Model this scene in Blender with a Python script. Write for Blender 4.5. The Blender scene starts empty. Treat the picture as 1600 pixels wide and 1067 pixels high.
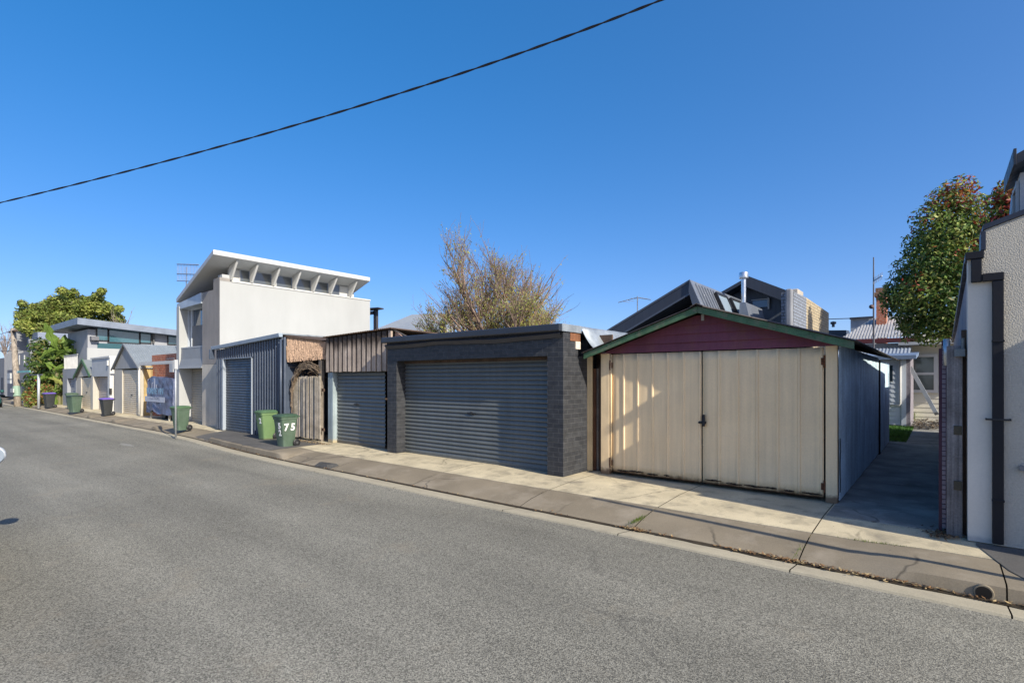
import bpy, bmesh, math, random
from mathutils import Vector, Matrix, noise
R = math.radians
random.seed(7)
scene = bpy.context.scene
COL = scene.collection

# ---------------------------------------------------------------- camera
F_PX = 816.0; EYE = 1.75; A_ = math.atan(997/816)
cam_d = bpy.data.cameras.new('camera'); cam = bpy.data.objects.new('camera', cam_d); COL.objects.link(cam)
cam.location = (0, 0, EYE); cam.rotation_euler = (R(90), 0, R(90)-A_)
cam_d.sensor_width = 36; cam_d.lens = 36*F_PX/1600
cam_d.shift_x = 0; cam_d.shift_y = 58.5/1600; cam_d.clip_start = .05; cam_d.clip_end = 3000
scene.camera = cam
# ---------------------------------------------------------------- world and sun
SUN_EL, SUN_B = 31.0, 10.5
w = bpy.data.worlds.new('World'); scene.world = w; w.use_nodes = True
nt = w.node_tree; nt.nodes.clear()
sky = nt.nodes.new('ShaderNodeTexSky'); sky.sky_type = 'NISHITA'; sky.sun_disc = False
sky.sun_elevation = R(SUN_EL); sky.sun_rotation = R(90+SUN_B)
sky.altitude = 0; sky.air_density = .6; sky.dust_density = 1.2; sky.ozone_density = 5
hs = nt.nodes.new('ShaderNodeHueSaturation'); hs.inputs['Hue'].default_value = .516; hs.inputs['Saturation'].default_value = 1.28; hs.inputs['Value'].default_value = 1.70
ga = nt.nodes.new('ShaderNodeGamma'); ga.inputs[1].default_value = .62
bg = nt.nodes.new('ShaderNodeBackground'); bg.inputs[1].default_value = 0.15
wo = nt.nodes.new('ShaderNodeOutputWorld')
nt.links.new(sky.outputs[0], hs.inputs['Color']); nt.links.new(hs.outputs[0], ga.inputs[0]); nt.links.new(ga.outputs[0], bg.inputs[0]); nt.links.new(bg.outputs[0], wo.inputs[0])
sd = bpy.data.lights.new('sun', 'SUN'); so = bpy.data.objects.new('sun', sd); COL.objects.link(so)
sd.energy = 3.5; sd.angle = R(0.5); sd.color = (1.0, .925, .80)
tosun = Vector((math.cos(R(SUN_EL))*math.cos(R(SUN_B)), -math.cos(R(SUN_EL))*math.sin(R(SUN_B)), math.sin(R(SUN_EL))))
so.rotation_euler = tosun.to_track_quat('Z', 'Y').to_euler(); so.location = (20, -5, 20)
vs = scene.view_settings; vs.view_transform = 'Standard'; vs.look = 'None'; vs.exposure = 0.84; vs.gamma = 1
scene.cycles.max_bounces = 6; scene.cycles.diffuse_bounces = 3

# ---------------------------------------------------------------- measuring helpers (world metres from a survey of the view)
FX, FY = -math.cos(A_), math.sin(A_); RX, RY = FY, -FX
def rr(px): u = (px-800)/F_PX; return FX+u*RX, FY+u*RY
def X(px, Y): a, b = rr(px); return Y*a/b
def Z(px, py, Y): a, b = rr(px); return EYE + (Y/b)*(592-py)/F_PX
def YX(px, x): a, b = rr(px); return x*b/a
def ZX(px, py, x): a, b = rr(px); return EYE + (x/a)*(592-py)/F_PX

# ---------------------------------------------------------------- materials
MATS = {}
def nodes_of(name):
    m = bpy.data.materials.new(name); m.use_nodes = True; t = m.node_tree
    b = t.nodes['Principled BSDF']; return m, t, b
class NT:
    def __init__(s, t): s.t = t
    def n(s, typ, **kw):
        x = s.t.nodes.new(typ)
        for k, v in kw.items(): setattr(x, k, v)
        return x
    def l(s, a, b): s.t.links.new(a, b)
    def coord(s): return s.n('ShaderNodeTexCoord').outputs['Object']
    def noise(s, vec, scale, detail=4, rough=.55, stretch=None, dist=0):
        if stretch:
            mp = s.n('ShaderNodeMapping'); mp.inputs['Scale'].default_value = stretch; s.l(vec, mp.inputs[0]); vec = mp.outputs[0]
        x = s.n('ShaderNodeTexNoise'); x.inputs['Scale'].default_value = scale; x.inputs['Detail'].default_value = detail
        x.inputs['Roughness'].default_value = rough; x.inputs['Distortion'].default_value = dist
        s.l(vec, x.inputs['Vector']); return x.outputs['Fac']
    def mr(s, v, a, b, c, d, clamp=True):
        x = s.n('ShaderNodeMapRange'); x.clamp = clamp
        for i, q in enumerate((a, b, c, d)): x.inputs[i+1].default_value = q
        s.l(v, x.inputs[0]); return x.outputs[0]
    def mul(s, col, fac):
        x = s.n('ShaderNodeMix', data_type='RGBA', blend_type='MULTIPLY'); x.inputs[0].default_value = 1
        s.l(col, x.inputs[6]); s.l(fac, x.inputs[7]); return x.outputs[2]
    def mix(s, fac, a, b):
        x = s.n('ShaderNodeMix', data_type='RGBA')
        if hasattr(fac, 'is_linked') or not isinstance(fac, (int, float)): s.l(fac, x.inputs[0])
        else: x.inputs[0].default_value = fac
        for i, q in ((6, a), (7, b)):
            if isinstance(q, tuple): x.inputs[i].default_value = (*q, 1)
            else: s.l(q, x.inputs[i])
        return x.outputs[2]
    def math(s, op, a, b=None):
        x = s.n('ShaderNodeMath', operation=op)
        for i, q in enumerate((a, b)):
            if q is None: continue
            if isinstance(q, (int, float)): x.inputs[i].default_value = q
            else: s.l(q, x.inputs[i])
        return x.outputs[0]
    def rgb(s, c):
        x = s.n('ShaderNodeRGB'); x.outputs[0].default_value = (*c, 1); return x.outputs[0]
    def bump(s, b, h, strength=.3, dist=.01, prev=None):
        x = s.n('ShaderNodeBump'); x.inputs['Strength'].default_value = strength; x.inputs['Distance'].default_value = dist
        s.l(h, x.inputs['Height'])
        if prev is not None: s.l(prev, x.inputs['Normal'])
        s.l(x.outputs[0], b.inputs['Normal']); return x.outputs[0]
def M(name, col, rough=.8, metal=0, vary=.15, vs_=2.0, fine=.1, fs=50, bump=.0, bs=120, bd=.004, streak=0, sts=14,
      stain=None, stain_amt=.5, stain_s=1.5, base=None, base_h=.4, spec=.4, wobble=0, top=None, crack=None):
    """general weathered surface; streak = vertical streaks; stain = second colour in blotches; base = colour near the ground, ragged"""
    if name in MATS: return MATS[name]
    m, t, b = nodes_of(name); N = NT(t); c = N.coord()
    o = N.rgb(col)
    if vary: o = N.mul(o, N.mr(N.noise(c, vs_, 5), .3, .7, 1-vary, 1+vary, False))
    if fine: o = N.mul(o, N.mr(N.noise(c, fs, 3), .3, .7, 1-fine, 1+fine, False))
    if streak: o = N.mul(o, N.mr(N.noise(c, 1, 5, stretch=(sts, sts, .7)), .35, .7, 1+streak*.4, 1-streak, False))
    if stain: o = N.mix(N.mr(N.noise(c, stain_s, 6, .65), .5, .72, 0, stain_amt), o, stain)
    if base:
        sx = N.n('ShaderNodeSeparateXYZ'); N.l(c, sx.inputs[0])
        g = N.mr(sx.outputs[2], 0, base_h, 1, 0)
        nz = N.noise(c, 7, 6, .7)
        o = N.mix(N.mr(N.math('ADD', N.math('MULTIPLY', g, .75), N.math('MULTIPLY', nz, .6)), .62, .85, 0, .85), o, base)
    if crack:
        nz = N.n('ShaderNodeTexNoise'); nz.inputs['Scale'].default_value = 3; nz.inputs['Detail'].default_value = 6; N.l(c, nz.inputs['Vector'])
        ad = N.n('ShaderNodeMix', data_type='VECTOR'); ad.inputs[0].default_value = .22; N.l(c, ad.inputs[4]); N.l(nz.outputs['Color'], ad.inputs[5])
        vv_ = N.n('ShaderNodeTexVoronoi'); vv_.feature = 'DISTANCE_TO_EDGE'; vv_.inputs['Scale'].default_value = crack; N.l(ad.outputs[1], vv_.inputs['Vector'])
        o = N.mix(N.math('MULTIPLY', N.mr(vv_.outputs['Distance'], 0, .009, 1, 0), N.mr(N.noise(c, .6, 3), .47, .56, 0, .8)), o, (.07, .06, .045))
        o = N.mix(N.mr(N.noise(c, 22, 3, .8), .68, .74, 0, .55), o, (.10, .085, .06))
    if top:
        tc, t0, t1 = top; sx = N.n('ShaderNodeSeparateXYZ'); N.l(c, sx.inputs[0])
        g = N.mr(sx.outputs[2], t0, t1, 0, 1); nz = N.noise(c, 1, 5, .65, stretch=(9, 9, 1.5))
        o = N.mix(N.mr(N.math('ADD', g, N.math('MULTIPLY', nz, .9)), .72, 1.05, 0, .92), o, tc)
    N.l(o, b.inputs['Base Color'])
    b.inputs['Metallic'].default_value = metal; b.inputs['Specular IOR Level'].default_value = spec
    N.l(N.mr(N.noise(c, vs_*4, 4), .3, .7, max(.05, rough-.1), min(1, rough+.1)), b.inputs['Roughness'])
    p = None
    if wobble: p = N.bump(b, N.noise(c, 1.6, 2), 1, wobble)
    if bump: N.bump(b, N.noise(c, bs, 4), bump, bd, p)
    MATS[name] = m; return m
def brick(name, c1, c2, mortar, rough=.85, bw=.24, rh=.086, ms=.009, bump=.6, vary=.25, stain=None, offset=.5):
    if name in MATS: return MATS[name]
    m, t, b = nodes_of(name); N = NT(t); c = N.coord()
    sx = N.n('ShaderNodeSeparateXYZ'); N.l(c, sx.inputs[0])
    cb = N.n('ShaderNodeCombineXYZ'); N.l(N.math('ADD', sx.outputs[0], sx.outputs[1]), cb.inputs[0]); N.l(sx.outputs[2], cb.inputs[1])
    br = N.n('ShaderNodeTexBrick'); N.l(cb.outputs[0], br.inputs['Vector']); br.offset = offset
    for k, v in (('Color1', c1), ('Color2', c2), ('Mortar', mortar)): br.inputs[k].default_value = (*v, 1)
    for k, v in (('Scale', 1), ('Mortar Size', ms), ('Mortar Smooth', .2), ('Brick Width', bw), ('Row Height', rh), ('Bias', 0)): br.inputs[k].default_value = v
    o = br.outputs['Color']
    o = N.mul(o, N.mr(N.noise(c, 9, 5), .3, .7, 1-vary, 1+vary, False))
    o = N.mul(o, N.mr(N.noise(c, 70, 3), .3, .7, .88, 1.12, False))
    if stain: o = N.mix(N.mr(N.noise(c, 2.2, 6, .65), .52, .66, 0, .7), o, stain)
    N.l(o, b.inputs['Base Color']); b.inputs['Roughness'].default_value = rough; b.inputs['Specular IOR Level'].default_value = .35
    h = N.math('SUBTRACT', N.math('MULTIPLY', N.noise(c, 60, 4), .35), br.outputs['Fac'])
    N.bump(b, h, bump, .006)
    MATS[name] = m; return m
def glass(name, col=(.03, .05, .06), rough=.05):
    m, t, b = nodes_of(name); b.inputs['Base Color'].default_value = (*col, 1); b.inputs['Roughness'].default_value = rough
    b.inputs['Specular IOR Level'].default_value = .9; N = NT(t); N.bump(b, N.noise(N.coord(), 1.2, 2), .15, .02); return m
def leafmat(name, col, tr=.35, rough=.5):
    if name in MATS: return MATS[name]
    m, t, b = nodes_of(name); N = NT(t); c = N.coord()
    o = N.mul(N.rgb(col), N.mr(N.noise(c, 1.3, 3), .3, .7, .72, 1.3, False))
    o = N.mul(o, N.mr(N.noise(c, 14, 3), .3, .7, .7, 1.35, False))
    N.l(o, b.inputs['Base Color']); b.inputs['Roughness'].default_value = rough; b.inputs['Specular IOR Level'].default_value = .3
    tl = N.n('ShaderNodeBsdfTranslucent'); N.l(o, tl.inputs[0]); mx = N.n('ShaderNodeMixShader'); mx.inputs[0].default_value = tr
    N.l(b.outputs[0], mx.inputs[1]); N.l(tl.outputs[0], mx.inputs[2]); N.l(mx.outputs[0], t.nodes['Material Output'].inputs[0])
    MATS[name] = m; return m

# ---------------------------------------------------------------- mesh helpers
class MB:
    def __init__(s): s.v = []; s.f = []; s.mi = []
    def add(s, vs, fs, mi=0):
        n = len(s.v); s.v += [tuple(p) for p in vs]; s.f += [tuple(i+n for i in f) for f in fs]; s.mi += [mi]*len(fs); return s
    def box(s, x0, y0, z0, x1, y1, z1, mi=0):
        if x0 > x1: x0, x1 = x1, x0
        if y0 > y1: y0, y1 = y1, y0
        if z0 > z1: z0, z1 = z1, z0
        return s.hexa([(x0, y0, z0), (x1, y0, z0), (x1, y1, z0), (x0, y1, z0), (x0, y0, z1), (x1, y0, z1), (x1, y1, z1), (x0, y1, z1)], mi)
    def hexa(s, p, mi=0):
        return s.add(p, [(3, 2, 1, 0), (4, 5, 6, 7), (0, 1, 5, 4), (1, 2, 6, 5), (2, 3, 7, 6), (3, 0, 4, 7)], mi)
    def prism(s, pts, axis, a, b, mi=0):
        """polygon extruded along an axis. axis y: pts=(x,z); x: pts=(y,z); z: pts=(x,y)"""
        def P(p, q): return {'y': (p[0], q, p[1]), 'x': (q, p[0], p[1]), 'z': (p[0], p[1], q)}[axis]
        n = len(pts); vs = [P(p, a) for p in pts]+[P(p, b) for p in pts]
        fs = [tuple(range(n)), tuple(range(2*n-1, n-1, -1))]+[(i, i+n, (i+1) % n+n, (i+1) % n) for i in range(n)]
        return s.add(vs, fs, mi)
    def path(s, pts, rad, n=8, mi=0, cap=True):
        pts = [Vector(p) for p in pts]; k = len(pts)
        if not hasattr(rad, '__len__'): rad = [rad]*k
        vs = []; up = None
        for i, p in enumerate(pts):
            d = (pts[min(i+1, k-1)]-pts[max(i-1, 0)]).normalized()
            if up is None: up = d.orthogonal().normalized()
            up = (up-d*up.dot(d))
            up = up.normalized() if up.length > 1e-4 else d.orthogonal().normalized()
            q = d.cross(up)
            for j in range(n):
                a = 2*math.pi*j/n; vs.append(p+(up*math.cos(a)+q*math.sin(a))*rad[i])
        fs = [(i*n+j, i*n+(j+1) % n, (i+1)*n+(j+1) % n, (i+1)*n+j) for i in range(k-1) for j in range(n)]
        if cap: fs += [tuple(range(n-1, -1, -1)), tuple(range((k-1)*n, k*n))]
        return s.add(vs, fs, mi)
    def bar(s, a, b, w_, h_, up=(0, 0, 1), mi=0):
        a = Vector(a); b = Vector(b); d = (b-a).normalized(); u = Vector(up); r = d.cross(u).normalized(); u = r.cross(d).normalized()
        r *= w_/2; u *= h_/2
        return s.hexa([a-r-u, a+r-u, b+r-u, b-r-u, a-r+u, a+r+u, b+r+u, b-r+u], mi)
    def sheet(s, o, U, V, Nn, wid, hei, pitch, dep, kind='sin', th=.0, segs=1, jit=0, mi=0):
        """profiled metal sheet: profile runs along U, ribs run along V, relief along Nn"""
        o = Vector(o); U = Vector(U).normalized(); V = Vector(V).normalized(); Nn = Vector(Nn).normalized()
        pr = []
        n = max(1, int(round(wid/pitch))); p = wid/n
        for i in range(n):
            if kind == 'sin': q = [(k/8, .5-.5*math.cos(2*math.pi*k/8)) for k in range(8)]
            elif kind == 'roller': q = [(0, 0), (.05, .5), (.11, .88), (.19, 1), (.33, .94), (.48, .82), (.63, .64), (.78, .42), (.9, .16), (.97, .0)]
            elif kind == 'trap': q = [(0, 0), (.35, 0), (.42, 1), (.58, 1), (.65, 0)]
            elif kind == 'pan': q = [(0, 0), (.40, .05), (.80, 0), (.84, 1), (.93, 1), (.97, 0)]
            elif kind == 'board': q = [(0, .9), (.97, 0), (.975, .95)]
            elif kind == 'rib': q = [(0, 0), (.02, 0), (.44, .04), (.47, 1), (.53, 1), (.56, .04), (.98, 0)]
            pr += [((i+a)*p, b) for a, b in q]
        pr.append((wid, pr[0][1]))
        k = len(pr); vs = []
        for j in range(segs+1):
            for a, b in pr:
                jj = jit*(noise.noise(Vector((a*2.2, j*3.1/segs, hei)))) if jit else 0
                vs.append(o+U*a+V*(hei*j/segs)+Nn*(b*dep+jj))
        fs = [(j*k+i, j*k+i+1, (j+1)*k+i+1, (j+1)*k+i) for j in range(segs) for i in range(k-1)]
        s.add(vs, fs, mi)
        if th:
            off = Nn*(-th); vs2 = [v_+off for v_ in vs]
            s.add(vs2, [tuple(reversed(f)) for f in fs], mi)
        return s
    def lathe(s, c, prof, n=16, axis='z', mi=0):
        vs = []
        for r_, h in prof:
            for j in range(n):
                a = 2*math.pi*j/n; u, v_ = r_*math.cos(a), r_*math.sin(a)
                vs.append({'z': (c[0]+u, c[1]+v_, c[2]+h), 'y': (c[0]+u, c[1]+h, c[2]+v_), 'x': (c[0]+h, c[1]+u, c[2]+v_)}[axis])
        k = len(prof)
        fs = [(i*n+j, i*n+(j+1) % n, (i+1)*n+(j+1) % n, (i+1)*n+j) for i in range(k-1) for j in range(n)]
        fs += [tuple(range(n-1, -1, -1)), tuple(range((k-1)*n, k*n))]
        return s.add(vs, fs, mi)
def world_loc(o):
    v = Vector((0, 0, 0))
    while o is not None: v += o.location; o = o.parent
    return v
def link(name, mb, mats, parent=None, smooth=False, bev=0, loc=None, solid=0):
    me = bpy.data.meshes.new(name)
    off = world_loc(parent) if parent is not None else Vector(loc or (0, 0, 0))
    me.from_pydata([(p[0]-off.x, p[1]-off.y, p[2]-off.z) for p in mb.v], [], mb.f); me.update()
    if not isinstance(mats, (list, tuple)): mats = [mats]
    for m in mats: me.materials.append(m)
    if len(mats) > 1: me.polygons.foreach_set('material_index', mb.mi)
    if smooth: me.polygons.foreach_set('use_smooth', [True]*len(me.polygons))
    bm = bmesh.new(); bm.from_mesh(me); bmesh.ops.recalc_face_normals(bm, faces=bm.faces) if not smooth == 'keep' else None
    bm.to_mesh(me); bm.free()
    if smooth == 'auto': me.set_sharp_from_angle(angle=R(35))
    o = bpy.data.objects.new(name, me); COL.objects.link(o); o.parent = parent
    if parent is None: o.location = off
    if bev: b = o.modifiers.new('bevel', 'BEVEL'); b.width = bev; b.segments = 2; b.limit_method = 'ANGLE'; b.angle_limit = R(40)
    if solid: b = o.modifiers.new('solid', 'SOLIDIFY'); b.thickness = solid
    return o
def tag(o, label=None, cat=None, group=None, kind=None):
    for k, v in (('label', label), ('category', cat), ('group', group), ('kind', kind)):
        if v: o[k] = v
    return o
def thing(name, loc, label, cat, group=None, rz=0):
    o = bpy.data.objects.new(name, None); COL.objects.link(o); o.location = loc; o.rotation_euler.z = rz
    o.empty_display_size = .1; return tag(o, label, cat, group)
def copy_tree(o, parent=None):
    c = o.copy(); COL.objects.link(c); c.parent = parent
    for ch in [x for x in o.children]: copy_tree(ch, c)
    return c
def struct(name, mb, mat, **kw): o = link(name, mb, mat, **kw); o['kind'] = 'structure'; return o
def text_mesh(name, s, size, mat, parent, loc, rot, bold=.0, depth=.002, align='CENTER', squeeze=1):
    cu = bpy.data.curves.new(name, 'FONT'); cu.body = s; cu.size = size; cu.offset = bold; cu.extrude = depth; cu.align_x = align; cu.resolution_u = 3
    tmp = bpy.data.objects.new('tmp_text', cu); COL.objects.link(tmp)
    dg = bpy.context.evaluated_depsgraph_get(); me = bpy.data.meshes.new_from_object(tmp.evaluated_get(dg))
    bpy.data.objects.remove(tmp); me.name = name; me.materials.clear(); me.materials.append(mat)
    for v_ in me.vertices: v_.co.x *= squeeze
    o = bpy.data.objects.new(name, me); COL.objects.link(o); o.parent = parent; o.location = loc; o.rotation_euler = rot; return o

# ---------------------------------------------------------------- shared materials
charcoal_brick = brick('charcoal painted brick', (.031, .033, .038), (.047, .049, .053), (.085, .085, .087), rough=.55, bump=.9, vary=.28, ms=.005)
side_brick = charcoal_brick
red_brick = brick('old red brick', (.50, .14, .06), (.36, .10, .05), (.46, .36, .27), stain=(.45, .30, .2))
cream_brick = brick('cream brick', (.50, .42, .28), (.40, .32, .20), (.22, .20, .17), bump=.8)
charcoal_metal = M('charcoal steel', (.125, .135, .130), .42, .0, .12, 1.5, .06, streak=.12, stain=(.10, .09, .075), stain_amt=.25, wobble=.02, spec=.5)
charcoal_fascia = M('charcoal fascia', (.032, .036, .048), .4, .0, .15, 1.2, .05, spec=.5, wobble=.02)
grey_roller = M('grey roller steel', (.14, .145, .135), .42, .0, .12, 1.5, .06, streak=.15, stain=(.12, .11, .09), stain_amt=.3, base=(.10, .09, .075), base_h=.25, spec=.5)
blue_clad = M('slate blue cladding', (.062, .080, .115), .4, .0, .08, 1, .04, spec=.5, wobble=.015)
zinc = M('zinc flashing', (.33, .37, .40), .45, .35, .15, 2, .08, streak=.15)
white_paint = M('white paint', (.58, .57, .53), .6, 0, .05, 2, .03)
white_render = M('white render', (.405, .412, .40), .85, 0, .035, .8, .03, bump=.25, bs=60, streak=.04, sts=2.5)
cream_render = M('cream render', (.47, .44, .375), .85, 0, .07, 1, .04, bump=.2, bs=60, streak=.08)
grey_render = M('grey render', (.30, .315, .335), .85, 0, .1, 1.1, .05, bump=.2, bs=60, stain=(.22, .23, .24), stain_amt=.4)
light_grey = M('pale grey paint', (.43, .44, .44), .6, 0, .08, 1.5, .04)
beige_roller = M('beige roller steel', (.62, .52, .36), .5, 0, .08, 1.5, .05, streak=.12, spec=.4)
old_timber = M('weathered timber', (.235, .20, .16), .9, 0, .3, 3, .2, 60, bump=.5, bs=60, streak=.45, sts=40, stain=(.10, .075, .055), stain_amt=.6)
dark_timber = M('dark timber', (.10, .065, .045), .9, 0, .3, 3, .2, bump=.4, streak=.4, sts=40)
brown_timber = M('brown stained timber', (.20, .085, .04), .85, 0, .3, 3, .2, bump=.4, streak=.4, sts=40)
asph_path = M('asphalt path', (.105, .10, .092), .95, 0, .15, 1.3, .3, 120, bump=.5, bs=160, stain=(.18, .16, .13), stain_amt=.5)
black_pl = M('black plastic', (.02, .02, .022), .5, 0, .1, 3, .05)
dark_void = M('dark interior', (.02, .018, .016), .9, 0, .1, 3, .05)
galv = M('galvanised steel', (.45, .48, .50), .35, .7, .12, 4, .06)
win_glass = glass('window glass')

# ================================================================ GROUND AND STREET
def edge(x):                              # line where the asphalt meets the gutter
    t = min(1, max(0, (-12-x)/9)); t = t*t*(3-2*t)
    return 5.77+.50*t+.02*math.sin(x*1.3)*.4
KERBED = [(X(432, 6.3), -13.0-4.2), ]
def kerbness(x):
    k = 0
    for a, b in ((-17.4, -12.15), (-.42, 30), (-23.3, -22.6), (-28.6, -27.9), (-32.8, -32.2), (-60, -44)):
        w_ = .55 if a < -20 else (.8 if b > 20 else .35)
        k = max(k, min(1, max(0, (x-a)/w_+.5)), ) if False else max(k, min(min(1, max(0, (x-a)/w_+.5)), min(1, max(0, (b-x)/w_+.5))))
    return k*k*(3-2*k)
def gx(a, b, step):
    n = max(1, int(abs(b-a)/step)); return [a+(b-a)*i/n for i in range(n+1)]
# base ground reaching the horizon
g = MB(); g.add([(-900, -900, -.32), (900, -900, -.32), (900, 900, -.32), (-900, 900, -.32)], [(0, 1, 2, 3)])
struct('ground', g, M('dry soil', (.16, .13, .09), .95, 0, .3, .5, .2, 20))
# road
def asphalt():
    m, t, b = nodes_of('old asphalt'); N = NT(t); c = N.coord()
    vo = N.n('ShaderNodeTexVoronoi'); vo.inputs['Scale'].default_value = 125; N.l(c, vo.inputs['Vector'])
    sp = N.n('ShaderNodeSeparateColor'); N.l(vo.outputs['Color'], sp.inputs[0])
    o = N.mix(N.mr(sp.outputs[0], .1, 1, 0, 1), (.108, .103, .084), (.355, .335, .268))
    o = N.mul(o, N.mr(N.noise(c, 34, 4, .7), .25, .75, .80, 1.20, False))
    o = N.mul(o, N.mr(N.noise(c, .30, 5), .3, .7, .84, 1.16, False))
    o = N.mul(o, N.mr(N.noise(c, 1, 5, stretch=(.14, 1.5, 1)), .3, .7, .86, 1.14, False))
    o = N.mix(N.mr(N.noise(c, .9, 7, .72), .57, .72, 0, .5), o, (.29, .25, .18))
    o = N.mix(N.mr(N.noise(c, 2.3, 6, .8), .66, .72, 0, .5), o, (.12, .115, .10))
    sx = N.n('ShaderNodeSeparateXYZ'); N.l(c, sx.inputs[0])
    tr = N.math('SINE', N.math('ADD', N.math('MULTIPLY', sx.outputs[1], 3.4), N.math('MULTIPLY', N.noise(c, .25, 2), 2.5)))
    o = N.mul(o, N.mr(tr, -1, 1, .93, 1.05, False))
    # old patch repairs with soft edges and wandering hairline cracks
    br = N.n('ShaderNodeTexVoronoi'); br.feature = 'DISTANCE_TO_EDGE'; br.inputs['Scale'].default_value = .42
    mp = N.n('ShaderNodeMapping'); mp.inputs['Scale'].default_value = (.5, 1, 1)
    ad = N.n('ShaderNodeMix', data_type='VECTOR'); ad.inputs[0].default_value = .10
    nz = N.n('ShaderNodeTexNoise'); nz.inputs['Scale'].default_value = 1.7; nz.inputs['Detail'].default_value = 6; N.l(c, nz.inputs['Vector'])
    N.l(c, mp.inputs[0]); N.l(mp.outputs[0], ad.inputs[4]); N.l(nz.outputs['Color'], ad.inputs[5]); N.l(ad.outputs[1], br.inputs['Vector'])
    ck = N.mr(br.outputs['Distance'], 0, .006, 1, 0); ck = N.math('MULTIPLY', ck, N.mr(N.noise(c, .7, 3), .50, .62, 0, .32))
    o = N.mix(ck, o, (.05, .047, .042))
    N.l(o, b.inputs['Base Color']); b.inputs['Roughness'].default_value = .92; b.inputs['Specular IOR Level'].default_value = .25
    N.bump(b, N.math('ADD', vo.outputs['Distance'], N.noise(c, 150, 3)), .5, .005); return m
road = MB(); xs = gx(-70, 14, 1.0); ys = [-9, -6, -3, 0, 3, 5]
vs_, k = [], len(ys)+1
for x in xs:
    for y in ys+[edge(x)]: vs_.append((x, y, -.17+.05*(1-((y-0)/6)**2 if abs(y) < 6 else 0)*.6))
road.add(vs_, [(i*k+j, (i+1)*k+j, (i+1)*k+j+1, i*k+j+1) for i in range(len(xs)-1) for j in range(k-1)])
struct('road', road, asphalt(), smooth=True)
mb = MB(); pc = [(X(196+18*math.cos(a)*(.5+.1*math.sin(3*a)), 4.6)-0, 4.62+.10*math.sin(a)) for a in [k*math.pi/8 for k in range(16)]]
n_ = len(pc); mb.add([(a, b, -.17+.05*(1-(b/6)**2)*.6+.006) for a, b in pc], [tuple(range(n_))]); struct('road_patch', mb, M('pale patch', (.27, .26, .22), .9, 0, .15, 4, .2))
# gutter strip (cast in lengths with joints)
conc_gut = M('gutter concrete', (.43, .38, .27), .9, 0, .14, 1.5, .14, 90, bump=.3, stain=(.22, .19, .15), stain_amt=.5, stain_s=3)
conc_apron = M('apron concrete', (.235, .195, .135), .9, 0, .18, 1.1, .12, 90, bump=.3, stain=(.36, .31, .235), stain_amt=.7, stain_s=1.6, crack=.45)
conc_foot = M('footpath concrete', (.56, .48, .32), .9, 0, .18, 1.6, .12, 90, bump=.35, stain=(.27, .235, .17), stain_amt=1, stain_s=2.6, crack=.6)
joints = [14, 9, 4.5, .45, -1.15, -3.05, -4.9, -7.4, -10.0, -12.0, -14.2, -17.3, -20, -23, -26, -29, -32, -35, -39, -44, -49, -55]
def strips(name, mat, prof, xa, xb, gap=.012, step=.18, seglist=None):
    """ground strip made of cast lengths; prof(x) -> list of (y, z)"""
    mb = MB(); br = [j for j in joints if xb < j < xa]; ends = [xa]+br+[xb]
    for a, b in zip(ends, ends[1:]):
        xs_ = gx(a-gap/2, b+gap/2, step); n = len(prof(a)); vv = []
        for x in xs_: vv += [(x, y, z+.002*noise.noise(Vector((x*1.1, y*1.3, 0)))) for y, z in prof(x)]
        mb.add(vv, [(i*n+j, i*n+j+1, (i+1)*n+j+1, (i+1)*n+j) for i in range(len(xs_)-1) for j in range(n-1)])
    return struct(name, mb, mat, smooth='auto')
strips('gutter', conc_gut, lambda x: [(edge(x)-.03, -.22), (edge(x)+.0, -.148), (edge(x)+.02, -.145), (edge(x)+.30, -.178), (edge(x)+.38, -.182), (edge(x)+.40, -.24)], 14, -62)
def lerp(a, b, t): return a+(b-a)*t
def kprof(x):                              # kerb face / vehicle crossing from gutter up to footpath
    e = edge(x)+.385; k = kerbness(x)
    c = [(e, -.23), (e+.0, -.180), (e+.10, -.152), (e+.30, -.105), (e+.62, -.058), (e+.78, -.045)]
    q = [(e, -.23), (e+.0, -.180), (e+.025, -.052), (e+.06, -.032), (e+.40, -.025), (e+.78, -.02)]
    return [(lerp(a[0], b[0], k), lerp(a[1], b[1], k)) for a, b in zip(c, q)]
strips('kerb', conc_apron, kprof, 14, -62)
def fprof(x):
    e = edge(x)+.385+.785; k = kerbness(x); z0 = lerp(-.045, -.02, k)
    return [(e+.010, -.2), (e+.016, z0+.001)]+[(lerp(e, 7.72, t), lerp(z0, -.004, t)) for t in (.25, .5, .75, 1)]+[(9.2, 0)]
strips('footpath', conc_foot, fprof, 14, -62)
# dark backing under joints
g = MB()
for x0, x1 in zip(gx(14, -62, 2)[:-1], gx(14, -62, 2)[1:]):
    g.add([(x0, edge(x0)-.1, -.26), (x1, edge(x1)-.1, -.26), (x1, 7.5, -.10), (x0, 7.5, -.10), (x1, 9.2, -.03), (x0, 9.2, -.03)], [(0, 1, 2, 3), (3, 2, 4, 5)])
struct('joint_soil', g, M('joint soil', (.06, .055, .035), .95, 0, .3, 8, .3))
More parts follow.
